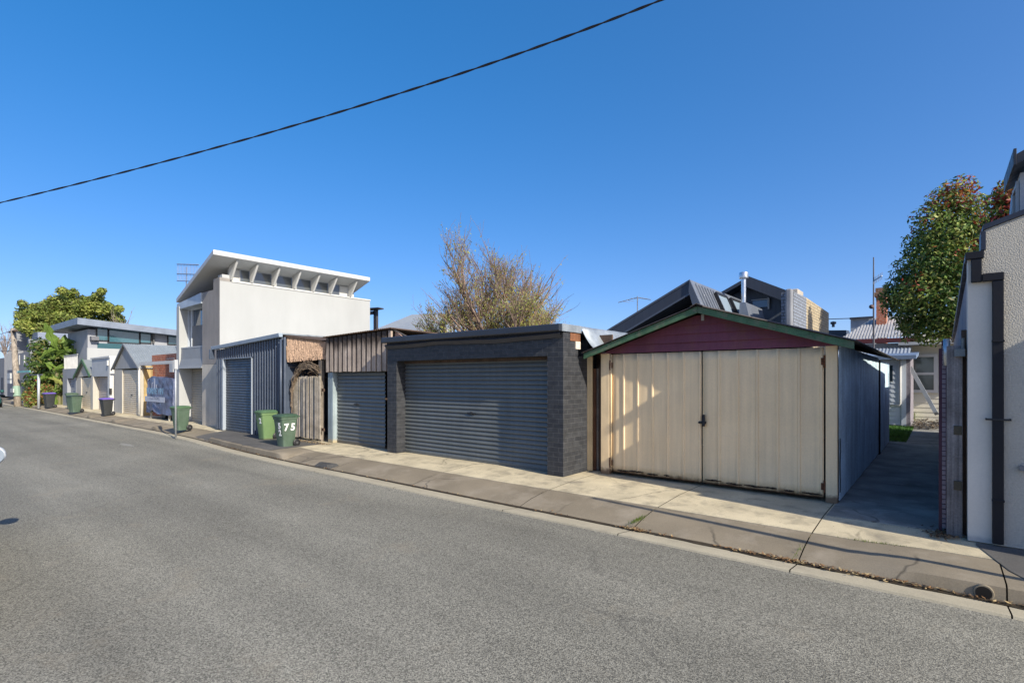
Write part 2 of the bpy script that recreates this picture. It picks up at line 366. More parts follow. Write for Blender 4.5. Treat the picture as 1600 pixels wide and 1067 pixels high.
# asphalt patches of footpath (under the two bins, and by the right building)
def patch(name, xa, xb, ya, yb, zoff=.006, mat=asph_path):
    mb = MB(); xs_ = gx(xa, xb, .2); vv = []; n = 9
    for x in xs_:
        jag = .05*noise.noise(Vector((x*3, 1, 0)))
        for j in range(n):
            t = j/(n-1); y0 = ya(x)+jag; y = lerp(y0, yb, t)
            pr = kprof(x)[1:]+fprof(x)[2:]
            z = 0
            for (p, q), (r_, s_) in zip(pr, pr[1:]):
                if p <= y <= r_+1e-6: z = lerp(q, s_, (y-p)/max(1e-6, r_-p)); break
            else: z = pr[-1][1] if y > pr[-1][0] else pr[0][1]
            vv.append((x, y, z+zoff))
    mb.add(vv, [(i*n+j, i*n+j+1, (i+1)*n+j+1, (i+1)*n+j) for i in range(len(xs_)-1) for j in range(n-1)])
    return struct(name, mb, mat, smooth=True)
patch('asphalt_footpath', -12.9, -18.9, lambda x: edge(x)+.46, 7.75)
patch('asphalt_footpath', .30, 14, lambda x: edge(x)+.46+max(0, (.62-x))*3.6, 7.48)
# lots behind the frontage
g = MB(); g.add([(-64, 9.15, -.006), (30, 9.15, -.006), (30, 80, -.006), (-64, 80, -.006)], [(0, 1, 2, 3)])
struct('yard_soil', g, M('yard soil', (.13, .115, .085), .95, 0, .3, .8, .2, 20))
# alley path
mb = MB(); cuts = [7.74, 9.9, 12.4, 15.2, 18.4, 22.5, 29]
for a, b in zip(cuts, cuts[1:]): mb.box(-1.12, a+.008, -.1, .22, b-.008, .008)
struct('alley_path', mb, M('damp alley concrete', (.24, .235, .205), .85, 0, .3, 1.8, .15, 80, bump=.5, bs=30, bd=.01, stain=(.42, .40, .35), stain_amt=.8, stain_s=2.4, crack=.7))
g = MB(); g.add([(-2.2, 18.0, .012), (-.72, 18.0, .012), (-.72, 23.9, .012), (-2.2, 23.9, .012)], [(0, 1, 2, 3)])
for _ in range(5000):
    x, y = random.uniform(-1.6, -.70), random.uniform(17.95, 23.9); h = random.uniform(.03, .075); a = random.uniform(0, 6.3)
    dx, dy = .008*math.cos(a), .008*math.sin(a)
    g.add([(x-dx, y-dy, .012), (x+dx, y+dy, .012), (x+dy*2, y-dx*2, .012+h)], [(0, 1, 2)])
tag(link('lawn_strip', g, leafmat('lawn green', (.07, .17, .03))), 'small strip of green grass beside the weatherboard lean-to', 'grass', kind='stuff')
# silt and leaf litter in the gutter
mb = MB(); xs_ = gx(14, -58, .12); vv = []
for x in xs_:
    e = edge(x)+.36; n1 = noise.noise(Vector((x*2.3, 5, 1))); n2 = noise.noise(Vector((x*7, 2, 1)))
    wdt = (.022 if x > -9 else .014)+.026*max(0, n1)+.012*n2+(.03 if x > -2.2 else 0)*(.6+n1)
    vv += [(x, e-max(.008, wdt), -.172), (x, e+.01, -.168), (x, e+.022+max(.0, wdt*.5), -.1655)]
mb.add(vv, [(i*3+j, i*3+j+1, (i+1)*3+j+1, (i+1)*3+j) for i in range(len(xs_)-1) for j in range(2)])
tag(link('gutter_silt', mb, M('wet silt', (.045, .034, .02), .7, 0, .35, 5, .3)), 'dark damp silt lying along the gutter', 'silt', kind='stuff')
def leaf(mb, p, s, mi=0, flat=.3):
    a = random.uniform(0, 6.28); u = Vector((math.cos(a), math.sin(a), random.uniform(-flat, flat))).normalized(); v_ = Vector((-math.sin(a), math.cos(a), random.uniform(-flat, flat))).normalized()
    p = Vector(p); mb.add([p-u*s, p-v_*s*.45, p+u*s+Vector((0, 0, s*.2)), p+v_*s*.45], [(0, 1, 2, 3)], mi)
mb = MB()
for _ in range(950):
    x = random.choice([random.uniform(-18, 2), random.gauss(-.4, .5), random.gauss(-1.3, .25), random.gauss(-3, .1), random.gauss(-14, 1.5), random.uniform(-2, 1)]); y = edge(x)+.36+random.gauss(0, .028)
    leaf(mb, (x, y, -.160+random.uniform(0, .012)), random.uniform(.008, .03), random.choice([0, 0, 1, 2]))
for _ in range(420):
    x = random.uniform(-14.6, -12.6); leaf(mb, (x, 7.78-abs(random.gauss(0, .14)), .008), random.uniform(.01, .03), random.choice([0, 1, 2]))
for _ in range(300):
    x = random.uniform(-7, .2); leaf(mb, (x, random.uniform(6.3, 8.4), .006), random.uniform(.004, .012), random.choice([0, 1, 2]))
for _ in range(300):
    leaf(mb, (random.gauss(.02, .08), 7.62+random.gauss(0, .12), .012), random.uniform(.01, .03), random.choice([0, 2]))
tag(link('leaf_litter', mb, [M('dead leaf brown', (.22, .12, .05), .8, 0, .3, 30, .1), M('dead leaf straw', (.45, .33, .16), .8, 0, .3, 30, .1), M('dead leaf dark', (.08, .045, .025), .8, 0, .3, 30, .1)]),
    'dry brown leaves scattered in the gutter and along the footpath', 'leaves', kind='stuff')
# weeds in the joints
mb = MB()
for cx, cy, n, sx_, sy_ in ((-3.07, 6.45, 260, .02, .16), (-1.17, 6.6, 60, .015, .3), (.12, 7.15, 90, .03, .05), (-.42, 6.93, 160, .17, .015), (.16, 7.3, 60, .05, .05), (-4.95, 8.0, 60, .2, .2)):
    for _ in range(n):
        p = Vector((random.gauss(cx, sx_), random.gauss(cy, sy_), -.05 if cy > 6.6 else -.11)); a = random.uniform(0, 6.28); d = Vector((math.cos(a)*.012, math.sin(a)*.012, 0))
        mb.add([p-d*.3, p+d*.3, p+d+Vector((0, 0, random.uniform(.02, .045)))], [(0, 1, 2)])
tag(link('joint_weeds', mb, leafmat('weed green', (.12, .17, .03))), 'tiny green weeds growing in the concrete joints', 'weeds', kind='stuff')
# stormwater outlet hole in kerb near the right building
e = edge(.30)+.385; t_ = thing('drain_outlet', (.30, e, -.12), 'dark round stormwater outlet in the kerb near the stucco building', 'drain')
mb = MB(); mb.lathe((.30, e-.010, -.122), [(0, 0), (.056, 0), (.056, .004), (0, .004)], 24, 'y'); link('bore', mb, M('outlet dark', (.008, .007, .006), .95, 0, 0, 1, 0), t_)
mb = MB(); mb.lathe((.30, e-.004, -.122), [(.056, 0), (.066, .0), (.070, .006), (.070, .05), (.056, .05)], 24, 'y'); link('rim', mb, conc_apron, t_, smooth='auto')
# wedge kerb scrap at the crossing
t_ = MB(); x0 = X(515, 6.25)
t_.hexa([(x0-.5, edge(x0)+.36, -.19), (x0+.12, edge(x0)+.36, -.19), (x0+.2, edge(x0)+.6, -.12), (x0-.6, edge(x0)+.6, -.12), (x0-.4, edge(x0)+.42, -.155), (x0+.0, edge(x0)+.42, -.10), (x0+.1, edge(x0)+.6, -.085), (x0-.5, edge(x0)+.6, -.10)])
tag(link('kerb_wedge', t_, M('old bluestone', (.07, .068, .062), .9, 0, .3, 6, .3, bump=.6), bev=.02), 'dark bluestone wedge where the low kerb ends at the driveway', 'kerb stone')

# ================================================================ BUILDERS
def roller(parent, x0, x1, y, z0, z1, mat, pitch=.0875, dep=.02, handle=True, label=None, hz=None):
    d = MB(); d.sheet((x0, y, z0+.03), (0, 0, 1), (1, 0, 0), (0, -1, 0), z1-z0-.03, x1-x0, pitch, dep, 'roller', segs=4, jit=.004)
    o = link('roller_door', d, mat, parent, smooth='auto')
    if label: o['label'] = label
    r = MB(); r.box(x0, y-.028, z0, x1, y+.01, z0+.045); link('bottom_rail', r, mat, o, bev=.004)
    if handle:
        h = MB(); cx = (x0+x1)/2; cz = hz or (z0+.95)
        h.box(cx-.11, y-.045, cz-.012, cx+.11, y-.03, cz+.012); h.box(cx-.03, y-.05, cz-.03, cx+.03, y-.02, cz+.03)
        h.box(cx-.11, y-.04, cz-.02, cx-.095, y-.005, cz+.02); h.box(cx+.095, y-.04, cz-.02, cx+.11, y-.005, cz+.02)
        link('handle', h, black_pl, o, bev=.003)
    return o
def weatherboards(mb, xl, xr, z0, z1, y, pitch=.15, roof=None, dep=.016):
    """lapped boards on a wall facing -y; roof(z)->(xl,xr) clips"""
    z = z0
    while z < z1-.005:
        zt = min(z+pitch, z1)
        a, b = (xl, xr) if not roof else roof(z); c, d = (xl, xr) if not roof else roof(zt)
        if b-a > .02:
            mb.add([(a, y-dep, z), (b, y-dep, z), (d, y, zt), (c, y, zt), (a, y, z), (b, y, z)], [(0, 1, 2, 3), (0, 1, 5, 4)])
        z = zt
    return mb

# ================================================================ CHARCOAL BRICK GARAGE
g = thing('brick_garage', (-7.7, 7.8, 0), 'double garage of charcoal painted brick with a wide dark roller door', 'garage')
mb = MB(); yf = 7.8
mb.box(-10.25, yf, 0, -9.9, 8.12, 2.17); mb.box(-5.55, yf, 0, -5.2, 8.62, 2.17); mb.box(-10.25, yf, 2.17, -5.2, 8.12, 2.60)
mb.box(-5.43, 8.12, 2.172, -5.203, 8.30, 2.44); mb.box(-10.25, 8.12, 0, -10.02, 15, 2.5); mb.box(-5.43, 8.62, 0, -5.2, 15, 2.5); mb.box(-10.02, 14.8, 0, -5.43, 15, 2.5)
link('wall', mb, charcoal_brick, g, bev=.004)
o = roller(g, -9.93, -5.5, 8.09, .0, 2.17, charcoal_metal, hz=1.02, dep=.032)
mb = MB(); mb.box(-9.9, 8.03, 2.11, -5.55, 8.06, 2.168); link('door_header', mb, dark_timber, g)
mb = MB(); mb.box(-10.22, 7.86, 2.60, -5.24, 15.1, 2.66); link('roof', mb, M('roof sheet grey', (.18, .2, .22), .5, .3), g)
mb = MB()
n = 60; vv = []
for i in range(n+1):                      # wavy hanging flashing under the gutter
    x = lerp(-10.25, -5.22, i/n); dz = .022*noise.noise(Vector((x*1.1, 0, 3)))+.012*math.sin(x*2.1)
    vv += [(x, 7.735, 2.575+dz), (x, 7.715, 2.545+dz), (x, 7.768, 2.475+dz*1.2), (x, 7.795, 2.47+dz*1.2)]
mb.add(vv, [(i*4+j, i*4+j+1, (i+1)*4+j+1, (i+1)*4+j) for i in range(n) for j in range(3)])
link('lower_flashing', mb, charcoal_fascia, g, smooth='auto')
mb = MB()
mb.prism([(7.795, 2.60), (7.66, 2.60), (7.645, 2.62), (7.645, 2.715), (7.66, 2.73), (7.795, 2.735)], 'x', -10.28, -5.19)
link('gutter', mb, charcoal_fascia, g, bev=.004)
mb = MB(); mb.box(-5.188, 7.72, 2.60, -5.165, 8.36, 2.735); link('end_flashing', mb, zinc, g, bev=.003)
mb = MB(); mb.box(-5.30, 8.02, 2.445, -5.19, 8.36, 2.598); link('eave_block', mb, brown_timber, g, bev=.003)
mb = MB(); mb.box(-5.42, 8.20, 2.30, -5.185, 8.36, 2.443); link('bare_block', mb, M('pale mortar', (.62, .55, .45), .9, 0, .2, 9, .2), g, bev=.006)
# curled zinc sheet behind it
mb = MB(); prof = [(-5.20, 2.735)]+[(-5.19+.40*t**1.0, 2.735-.46*(t**.72)) for t in [i/14 for i in range(1, 15)]]+[(-4.77, 2.268)]
prof = [(-5.20+.46*t, 2.735-.50*math.sin(t*math.pi/2)**.9*(1 if t > 0 else 0)) for t in [i/16 for i in range(17)]]
vv = []
for j in range(8):
    y = 8.38+j*.45
    vv += [(x_+.012*noise.noise(Vector((x_*4, y*1.5, 0))), y, z_+.012*noise.noise(Vector((x_*4, y*1.5, 7)))) for x_, z_ in prof]
n = len(prof); mb.add(vv, [(j*n+i, j*n+i+1, (j+1)*n+i+1, (j+1)*n+i) for j in range(7) for i in range(n-1)])
o = link('curled_flashing', mb, zinc, None, smooth=True, loc=(-5, 8.4, 2.3), solid=.004)
tag(o, 'curled pale zinc sheet bridging the brick garage and the tan shed', 'metal sheet')
# ================================================================ POSTS BETWEEN
g = thing('gap_infill', (-4.95, 8.62, 0), 'narrow upright boards closing the gap between brick garage and tan shed', 'infill fence')
tan = M('tan painted steel', (.88, .67, .40), .55, 0, .07, 1.3, .04, streak=.1, base=(.13, .065, .035), base_h=.22, spec=.35, wobble=.018, stain=(.80, .58, .34), stain_amt=.3)
tan_post = M('tan painted timber', (.74, .55, .30), .8, 0, .12, 2, .1, bump=.25, streak=.15, stain=(.3, .22, .14), stain_amt=.4)
def pp(a, b, y): return X(a, y), X(b, y)
for (a, b, y, z1, m) in ((911, 924.5, 8.62, 2.28, tan_post), (925.5, 930.5, 8.72, 1.95, brown_timber), (931, 935, 8.76, 1.95, old_timber), (935.5, 941, 8.72, 1.98, dark_timber)):
    x0, x1 = pp(a, b, y); mb = MB(); mb.box(x0, y, .01, x1, y+.05, z1); link('board', mb, m, g, bev=.004)
mb = MB(); x0, x1 = pp(906, 941, 8.66); mb.box(x0, 8.80, 2.22, x1, 8.86, 2.30); link('rail', mb, brown_timber, g)
mb = MB(); mb.box(-5.19, 8.95, 0, -4.85, 8.99, 2.6); link('backing', mb, dark_timber, g)
# ================================================================ TAN SHED
g = thing('tin_shed', (-3, 8.58, 0), 'tan steel shed with ribbed double doors, purple gable boards and green barge boards', 'shed')
YS = 8.58; YE = 17.7; AX, AZ = -2.98, 2.86; LX, LZ = -5.06, 2.19; RX_, RZ = -.90, 2.235
def door_leaf(x0, x1, n):
    mb = MB(); w_ = (x1-x0)/n; prof = []
    for i in range(n):
        s_ = x0+i*w_; prof += [(s_, 0), (s_+w_*.40, .02), (s_+w_*.82, 0), (s_+w_*.86, 1), (s_+w_*.94, 1), (s_+w_*.98, 0)]
    prof.append((x1, 0)); segs = 14; vv = []
    for j in range(segs+1):
        t = j/segs
        for i, (x, d) in enumerate(prof):
            z = lerp(.06, 2.20, t)
            if j == 0: z += .014*noise.noise(Vector((x*9, 3, 1)))+.006
            wv = .005*noise.noise(Vector((x*1.6, z*1.0, 5)))+.0008*noise.noise(Vector((x*7, z*5, 9)))
            vv.append((x, YS-.004-d*.015+wv, z))
    k = len(prof); mb.add(vv, [(j*k+i, j*k+i+1, (j+1)*k+i+1, (j+1)*k+i) for j in range(segs) for i in range(k-1)])
    o = link('door_leaf', mb, tan, g, smooth='auto', solid=.003)
    for za, zb in ((.05, .11), (2.1, 2.17)): fr = MB(); fr.box(x0+.02, YS+.02, za, x1-.02, YS+.05, zb); link('door_rail', fr, M('rusty frame', (.12, .055, .03), .9, 0, .4, 12, .3), o)
    return o
dl = door_leaf(-4.66, -3.012, 6); dr = door_leaf(-2.992, -1.275, 6)
mb = MB(); mb.path([(-4.66, 8.562, .05), (-4.66, 8.562, 2.2)], .013, 8); link('edge_roll', mb, tan, dl, smooth=True)
rust = M('rust', (.13, .05, .022), .9, 0, .4, 20, .3, bump=.4)
for dd, xs_ in ((dl, -4.675), (dr, -1.262)):
    for z in (.22, 2.0):
        mb = MB(); mb.path([(xs_, YS-.03, z-.09), (xs_, YS-.03, z+.09)], .013, 8); mb.box(xs_-.045, YS-.028, z-.05, xs_+.045, YS-.02, z+.05); link('hinge', mb, rust, dd)
mb = MB(); mb.box(-2.985, YS-.05, .98, -2.945, YS-.03, 1.17); mb.box(-3.05, YS-.03, 1.02, -2.93, YS-.018, 1.06); mb.lathe((-3.04, YS-.045, 1.04), [(.0, 0), (.018, 0), (.018, .03), (0, .03)], 10, 'y'); link('latch', mb, black_pl, dr, bev=.006)
# rust holes along the bottoms of the doors
rd = M('rust dark', (.028, .014, .009), .95, 0, .3, 30, .3)
for x, l_ in ((-4.42, .11), (-4.16, .14), (-3.86, .10), (-3.6, .05), (-2.82, .13), (-2.5, .12), (-2.2, .15), (-1.97, .09), (-1.72, .07), (-1.42, .13)):
    z = .105+random.uniform(-.015, .015); mb = MB(); n = 9
    up_ = [(x-l_+2*l_*k/n, z+.006+.012*random.random()*math.sin(math.pi*k/n)) for k in range(n+1)]; dn = [(x+l_-2*l_*k/n, z-.004-.016*random.random()*math.sin(math.pi*k/n)) for k in range(n+1)]
    mb.prism(up_+dn, 'y', YS-.0235, YS-.0185); link('rust_hole', mb, rd, dl if x < -3 else dr)
mb = MB(); mb.box(-4.87, YS-.03, .0, -4.69, YS+.05, 2.22); link('door_post', mb, tan, g, bev=.01)
mb = MB(); mb.box(-1.25, YS-.035, .0, -1.105, YS+.05, 2.235); link('door_post', mb, tan, g, bev=.008)
purple = M('purple brown paint', (.19, .058, .085), .75, 0, .25, 1.2, .1, bump=.3, streak=.1, stain=(.22, .10, .06), stain_amt=.6, stain_s=2.2)
def rf(z):
    tl = (z-2.19)/(AZ-.03-2.19); return lerp(LX+.1, AX, min(1, max(0, tl))), lerp(RX_-.1, AX, min(1, max(0, tl)))
mb = MB(); weatherboards(mb, 0, 0, 2.215, AZ-.06, YS-.012, .142, rf, .03); link('gable_boards', mb, purple, g)
mb = MB(); mb.box(AX-.022, YS-.05, 2.7, AX+.022, YS-.03, AZ-.06); link('gable_batten', mb, light_grey, g)
green_p = M('flaking green paint', (.075, .155, .085), .75, 0, .25, 4, .2, bump=.5, bs=40, stain=(.20, .18, .13), stain_amt=.8, stain_s=9, spec=.3)
def barge(xa, za, xb, zb):
    d = .105; mb = MB(); n = 12; y0, y1 = 8.285, 8.318; vv = []
    for i in range(n+1):
        t = i/n; x = lerp(xa, xb, t); z = lerp(za, zb, t)+.006*noise.noise(Vector((x*2, 0, 0)))
        vv += [(x, y0, z-d), (x, y1, z-d), (x, y1, z), (x, y0, z)]
    mb.add(vv, [(i*4+j, i*4+(j+1) % 4, (i+1)*4+(j+1) % 4, (i+1)*4+j) for i in range(n) for j in range(4)]+[(0, 1, 2, 3), (n*4, n*4+1, n*4+2, n*4+3)])
    link('barge_board', mb, green_p, g, bev=.004)
barge(LX-.02, LZ+.03, AX-.002, AZ+.045); barge(AX+.002, AZ+.045, RX_+.02, RZ+.015)
roofm = M('mossy roof iron', (.10, .085, .075), .85, .1, .3, 1.5, .2, bump=.4, stain=(.23, .20, .17), stain_amt=.6, stain_s=3)
mb = MB()
for (xa, za, xb, zb) in ((AX, AZ+.045, LX-.05, LZ+.02), (AX, AZ+.045, RX_+.04, RZ+.01)):
    d = Vector((xb-xa, 0, zb-za)); nn = Vector((-d.z, 0, d.x)); nn = nn if nn.z > 0 else -nn
    mb.sheet((xa, 8.25, za+.012), (0, 1, 0), d, nn, YE+.25-8.25, d.length, .076, .016, 'sin', th=.004)
link('roof', mb, roofm, g, smooth='auto')
mb = MB(); mb.prism([(AX-.10, AZ+.035), (AX, AZ+.08), (AX+.10, AZ+.035), (AX+.10, AZ+.045), (AX, AZ+.092), (AX-.10, AZ+.045)], 'y', 8.24, YE); link('ridge_cap', mb, roofm, g)
bluewall = M('faded blue iron', (.60, .76, .84), .65, .05, .18, 1.4, .15, bump=.15, streak=.3, sts=9, stain=(.34, .48, .58), stain_amt=.6)
yj = YX(1372, -1.1)
mb = MB(); mb.sheet((-1.1, YS+.05, .03), (0, 1, 0), (0, 0, 1), (1, 0, 0), yj-YS-.05, 2.2, .076, .013, 'sin', segs=3, jit=.01); mb.sheet((-1.08, yj+.1, .03), (0, 1, 0), (0, 0, 1), (1, 0, 0), YE-yj-.1, 2.15, .076, .013, 'sin')
link('side_wall', mb, bluewall, g, smooth='auto')
mb = MB(); mb.box(-1.12, yj, 0, -1.06, yj+.1, 2.18); link('side_post', mb, dark_void, g)
mb = MB(); vv = [(.02*noise.noise(Vector((z*4, 1, 0)))+.0, z) for z in [i*.04 for i in range(20)]]
for (dx, z), (dx2, z2) in zip(vv, vv[1:]):
    wd = .022+.02*abs(noise.noise(Vector((z*5, 9, 0))))*(1.3-z); mb.add([(-1.082, 8.635+dx, z+.15), (-1.082, 8.635+dx+wd*1.6, z+.15), (-1.082, 8.635+dx2+wd*1.6, z2+.15), (-1.082, 8.635+dx2, z2+.15)], [(0, 1, 2, 3)])
link('torn_edge', mb, dark_void, g, solid=.004)
mb = MB(); mb.box(-4.9, YS+.06, 0, -4.87, YE, 2.15); mb.box(-4.9, YE-.05, 0, -1.11, YE, 2.15); link('rear_wall', mb, bluewall, g)

# ================================================================ BATTEN-FRONTED GARAGE
g = thing('batten_garage', (-11.7, 7.95, 0), 'small garage with dark weathered vertical battens above a grey roller door', 'garage')
xa, xb = X(511, 7.95), -10.27
mb = MB(); z0, zl, zr = 1.94, 2.86, 2.93
n = 13; w_ = (xb-.12-xa)/n
for i in range(n):
    x = xa+i*w_; a = x+w_*.12+random.uniform(-.01, .01); b = x+w_*random.uniform(.6, .72); zt = lerp(zl, zr, i/n)
    mb.hexa([(a, 7.90, z0+random.uniform(-.012, .012)), (b, 7.918, z0), (b, 7.97, z0), (a, 7.97, z0), (a, 7.90, zt), (b, 7.918, zt), (b, 7.97, zt), (a, 7.97, zt)])
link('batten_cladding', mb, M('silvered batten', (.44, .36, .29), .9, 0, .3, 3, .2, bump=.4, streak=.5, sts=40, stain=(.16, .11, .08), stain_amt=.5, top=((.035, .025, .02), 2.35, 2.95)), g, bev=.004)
mb = MB(); mb.box(xa, 7.975, z0, xb, 8.0, zr-.02); link('backing_board', mb, M('charred board', (.035, .028, .025), .9, 0, .4, 3, .3, streak=.4, sts=30), g)
mb = MB(); mb.box(xb-.10, 7.92, z0, xb, 8.0, zr+.0); link('corner_board', mb, M('pale old board', (.42, .33, .26), .9, 0, .2, 3, .2, streak=.4, sts=40), g, bev=.004)
mb = MB(); mb.sheet((xa-.08, 7.86, zl+.03), (1, 0, (zr-zl)/(xb-xa)), (0, 1, -.02), (0, 0, 1), xb-xa+.16, 5, .076, .03, 'sin', th=.006); link('roof', mb, dark_timber, g, smooth='auto')
mb = MB(); mb.prism([(xb-.02, 2.96), (X(648, 8), 2.66), (X(648, 8), 2.64), (xb-.02, 2.93)], 'y', 7.99, 8.03); link('roof_edge', mb, roofm, g)
mb = MB(); mb.prism([(xb, 2.93), (X(630, 8), 2.72), (xb, 2.72)], 'y', 8.04, 8.07); link('gable_panel', mb, M('pinkish board', (.42, .27, .2), .85, 0, .2, 4, .2), g)
xr0, xr1 = X(521, 8.12), X(601, 8.12)
roller(g, xr0-.05, xr1+.05, 8.12, 0, 1.95, grey_roller, pitch=.1, dep=.03, hz=1.08)
mb = MB(); mb.box(X(513.5, 7.98), 7.96, 0, X(521, 7.98), 8.14, 1.93); link('door_jamb', mb, M('pale blue post', (.30, .36, .37), .75, 0, .12, 3, .1, streak=.3, base=(.42, .34, .2), base_h=.2), g, bev=.006)
mb = MB(); mb.box(-10.36, 7.97, 0, -10.30, 8.1, 1.93); link('door_track', mb, M('track steel', (.35, .40, .46), .4, .3), g, bev=.003)
mb = MB(); mb.box(xa, 8.15, 0, xa+.05, 12.9, 2.8); mb.box(xb-.05, 8.15, 0, xb, 12.9, 2.8); mb.box(xa, 12.85, 0, xb, 12.9, 2.8); link('side_wall', mb, dark_timber, g)

# ================================================================ PALING FENCE AND SCREEN
g = thing('paling_fence', (-14, 7.85, 0), 'weathered vertical paling fence behind the two green bins', 'fence')
mb = MB(); xa, xb = -14.80, -13.24; n = 17; x = xa
for i in range(n):
    w_ = (xb-xa)/n; a = x+random.uniform(0, .008); b = x+w_-random.uniform(.004, .02); zt = Z(480, 588, 7.85)+.05*noise.noise(Vector((i*.7, 0, 0)))-.0; zb_ = .05+.03*random.random(); lean = random.uniform(-.01, .01); y = 7.83+random.uniform(-.03, .02); tw_ = random.uniform(.01, .05)
    mb.hexa([(a, y, zb_), (b, y+tw_, zb_), (b, y+.018+tw_, zb_), (a, y+.018, zb_), (a+lean, y, zt), (b+lean, y+tw_, zt), (b+lean, y+.018+tw_, zt), (a+lean, y+.018, zt)]); x += w_
link('paling', mb, M('paling grey', (.42, .36, .28), .92, 0, .35, 4, .25, bump=.5, streak=.55, sts=60, stain=(.24, .20, .10), stain_amt=.5), g, bev=.003)
for za in (.3, 1.4): mb = MB(); mb.box(xa, 7.91, za, xb, 7.95, za+.08); link('rail', mb, dark_timber, g)
mb = MB(); mb.box(xb-.34, 7.955, 0, xb-.20, 8.06, 2.45); link('post', mb, old_timber, g, bev=.006)
# brush screen above
g = thing('brush_screen', (-14.1, 7.95, 2.2), 'brown brushwood screen hung under the lean-to roof edge above the paling fence', 'brush screen')
mb = MB(); A0 = Vector((-14.84, 7.72, 0)); B0 = Vector((-13.28, 8.0, 0))
zt0, zt1, zb0, zb1 = Z(447, 527, 7.72), Z(510, 534, 8.0), Z(447, 567, 7.72), Z(510, 562, 8.0)
for i in range(2600):
    t = random.random(); r_ = random.random(); p = A0.lerp(B0, t); zt = lerp(zt0, zt1, t); zb_ = lerp(zb0, zb1, t)
    z = lerp(zb_, zt, r_); h_ = random.uniform(.10, .22); a = random.uniform(-.035, .035); y = p.y-random.uniform(0, .035)
    z2 = min(z+h_, zt+.005); z = max(z2-h_, zb_-.025*random.random()); w_ = random.uniform(.004, .008)
    mb.add([(p.x-w_, y, z), (p.x, y-w_*2.2, z), (p.x+w_, y, z), (p.x-w_+a, y, z2), (p.x+a, y-w_*2.2, z2), (p.x+w_+a, y, z2)], [(0, 1, 4, 3), (1, 2, 5, 4)])
link('brushwood', mb, M('brushwood', (.52, .36, .25), .95, 0, .4, 30, .4, 90, stain=(.30, .20, .14), stain_amt=.6, stain_s=6), g)
mb = MB(); mb.hexa([(A0.x, A0.y, zb0+.02), (B0.x, B0.y, zb1+.02), (B0.x, B0.y+.04, zb1+.02), (A0.x, A0.y+.04, zb0+.02), (A0.x, A0.y, zt0), (B0.x, B0.y, zt1), (B0.x, B0.y+.04, zt1), (A0.x, A0.y+.04, zt0)]); link('backing', mb, dark_timber, g)
mb = MB(); mb.hexa([(A0.x-.05, A0.y-.08, zt0+.005), (B0.x, B0.y-.08, zt1+.005), (B0.x, 12, zt1+.1), (A0.x-.05, 12, zt0+.1), (A0.x-.05, A0.y-.08, zt0+.05), (B0.x, B0.y-.08, zt1+.045), (B0.x, 12, zt1+.14), (A0.x-.05, 12, zt0+.15)]); link('roof_edge', mb, dark_timber, g)
# woody vine over the fence
g = thing('vine', (-14.3, 7.85, 1.5), 'tangled bare woody vine drooping over the paling fence', 'vine')
mb = MB(); ctl = [Vector((-14.78, 7.78, .72)), Vector((-14.72, 7.76, 1.35)), Vector((-14.45, 7.76, 1.88)), Vector((-14.1, 7.8, 2.12)), Vector((-13.75, 7.86, 2.08)), Vector((-13.5, 7.95, 1.95))]
def spl(c, t):
    n = len(c)-1; f = t*n; i = min(int(f), n-1); u = f-i; p0 = c[max(i-1, 0)]; p1 = c[i]; p2 = c[i+1]; p3 = c[min(i+2, n)]
    return .5*((2*p1)+(p2-p0)*u+(2*p0-5*p1+4*p2-p3)*u*u+(3*p1-p0-3*p2+p3)*u**3)
for i in range(70):
    s0 = random.choice([0, .3, .5, .6])*random.random()+.15*random.random()+(.25 if i%3 else 0); s1 = min(1, s0+random.uniform(.2, .5)); off = Vector((random.gauss(0, .02), random.gauss(0, .03), random.gauss(0, .035)))
    pts = [spl(ctl, lerp(s0, s1, k/8))+off*(.4+s0+k/9)+Vector((random.gauss(0, .012), random.gauss(0, .012), random.gauss(0, .012))) for k in range(9)]
    mb.path(pts, [random.uniform(.004, .009)]*9, 4)
link('stems', mb, M('vine bark', (.24, .18, .125), .95, 0, .3, 9, .3), g)
mb = MB()
for i in range(200):
    p = Vector((random.uniform(-14.8, -13.6), random.uniform(7.85, 8.6), random.uniform(1.75, 2.45))); q = p+Vector((random.gauss(0, .12), random.gauss(0, .12), random.gauss(0, .12)))
    mb.path([p, (p+q)/2+Vector((0, 0, .03)), q], .008, 4)
link('dead_growth', mb, dark_timber, g)
mb = MB(); mb.box(-14.8, 9.6, 0, -13.24, 9.65, 3); tag(link('rear_screen', mb, dark_timber), 'dark boarded screen deep behind the paling fence', 'screen')

# ================================================================ BLUE CLAD GARAGE
g = thing('blue_garage', (-17.2, 7.6, 0), 'garage clad in slate blue ribbed steel with a pale blue gutter', 'garage')
XL, XR = -19.62, -14.87; dx0, dx1 = X(350, 7.6), X(394, 7.6); DZ = 2.42
mb = MB()
def tz(x): return lerp(2.76, 2.97, (x-XL)/(XR-XL))
pitch = .168; x = XL+.02
while x < XR-.02:
    z0 = DZ+.03 if dx0-.14 < x < dx1+.06 else .02
    a = x; zt = tz(x); q = [(0, 0), (.098, 0), (.110, 1), (.150, 1), (.162, 0), (.168, 0)]
    vv = []
    for s_, d in q: vv += [(a+s_, 7.6-.045*d, z0), (a+s_, 7.6-.045*d, zt)]
    mb.add(vv, [(2*i, 2*i+2, 2*i+3, 2*i+1) for i in range(5)]); x += pitch
link('front_cladding', mb, blue_clad, g)
mb = MB(); mb.box(XR-.03, 7.63, 0, XR, 13, 2.9); mb.box(XL, 7.63, 0, XL+.03, 13, 2.7); mb.box(XL+.03, 12.9, 0, XR-.03, 13, 2.8); link('side_wall', mb, blue_clad, g)
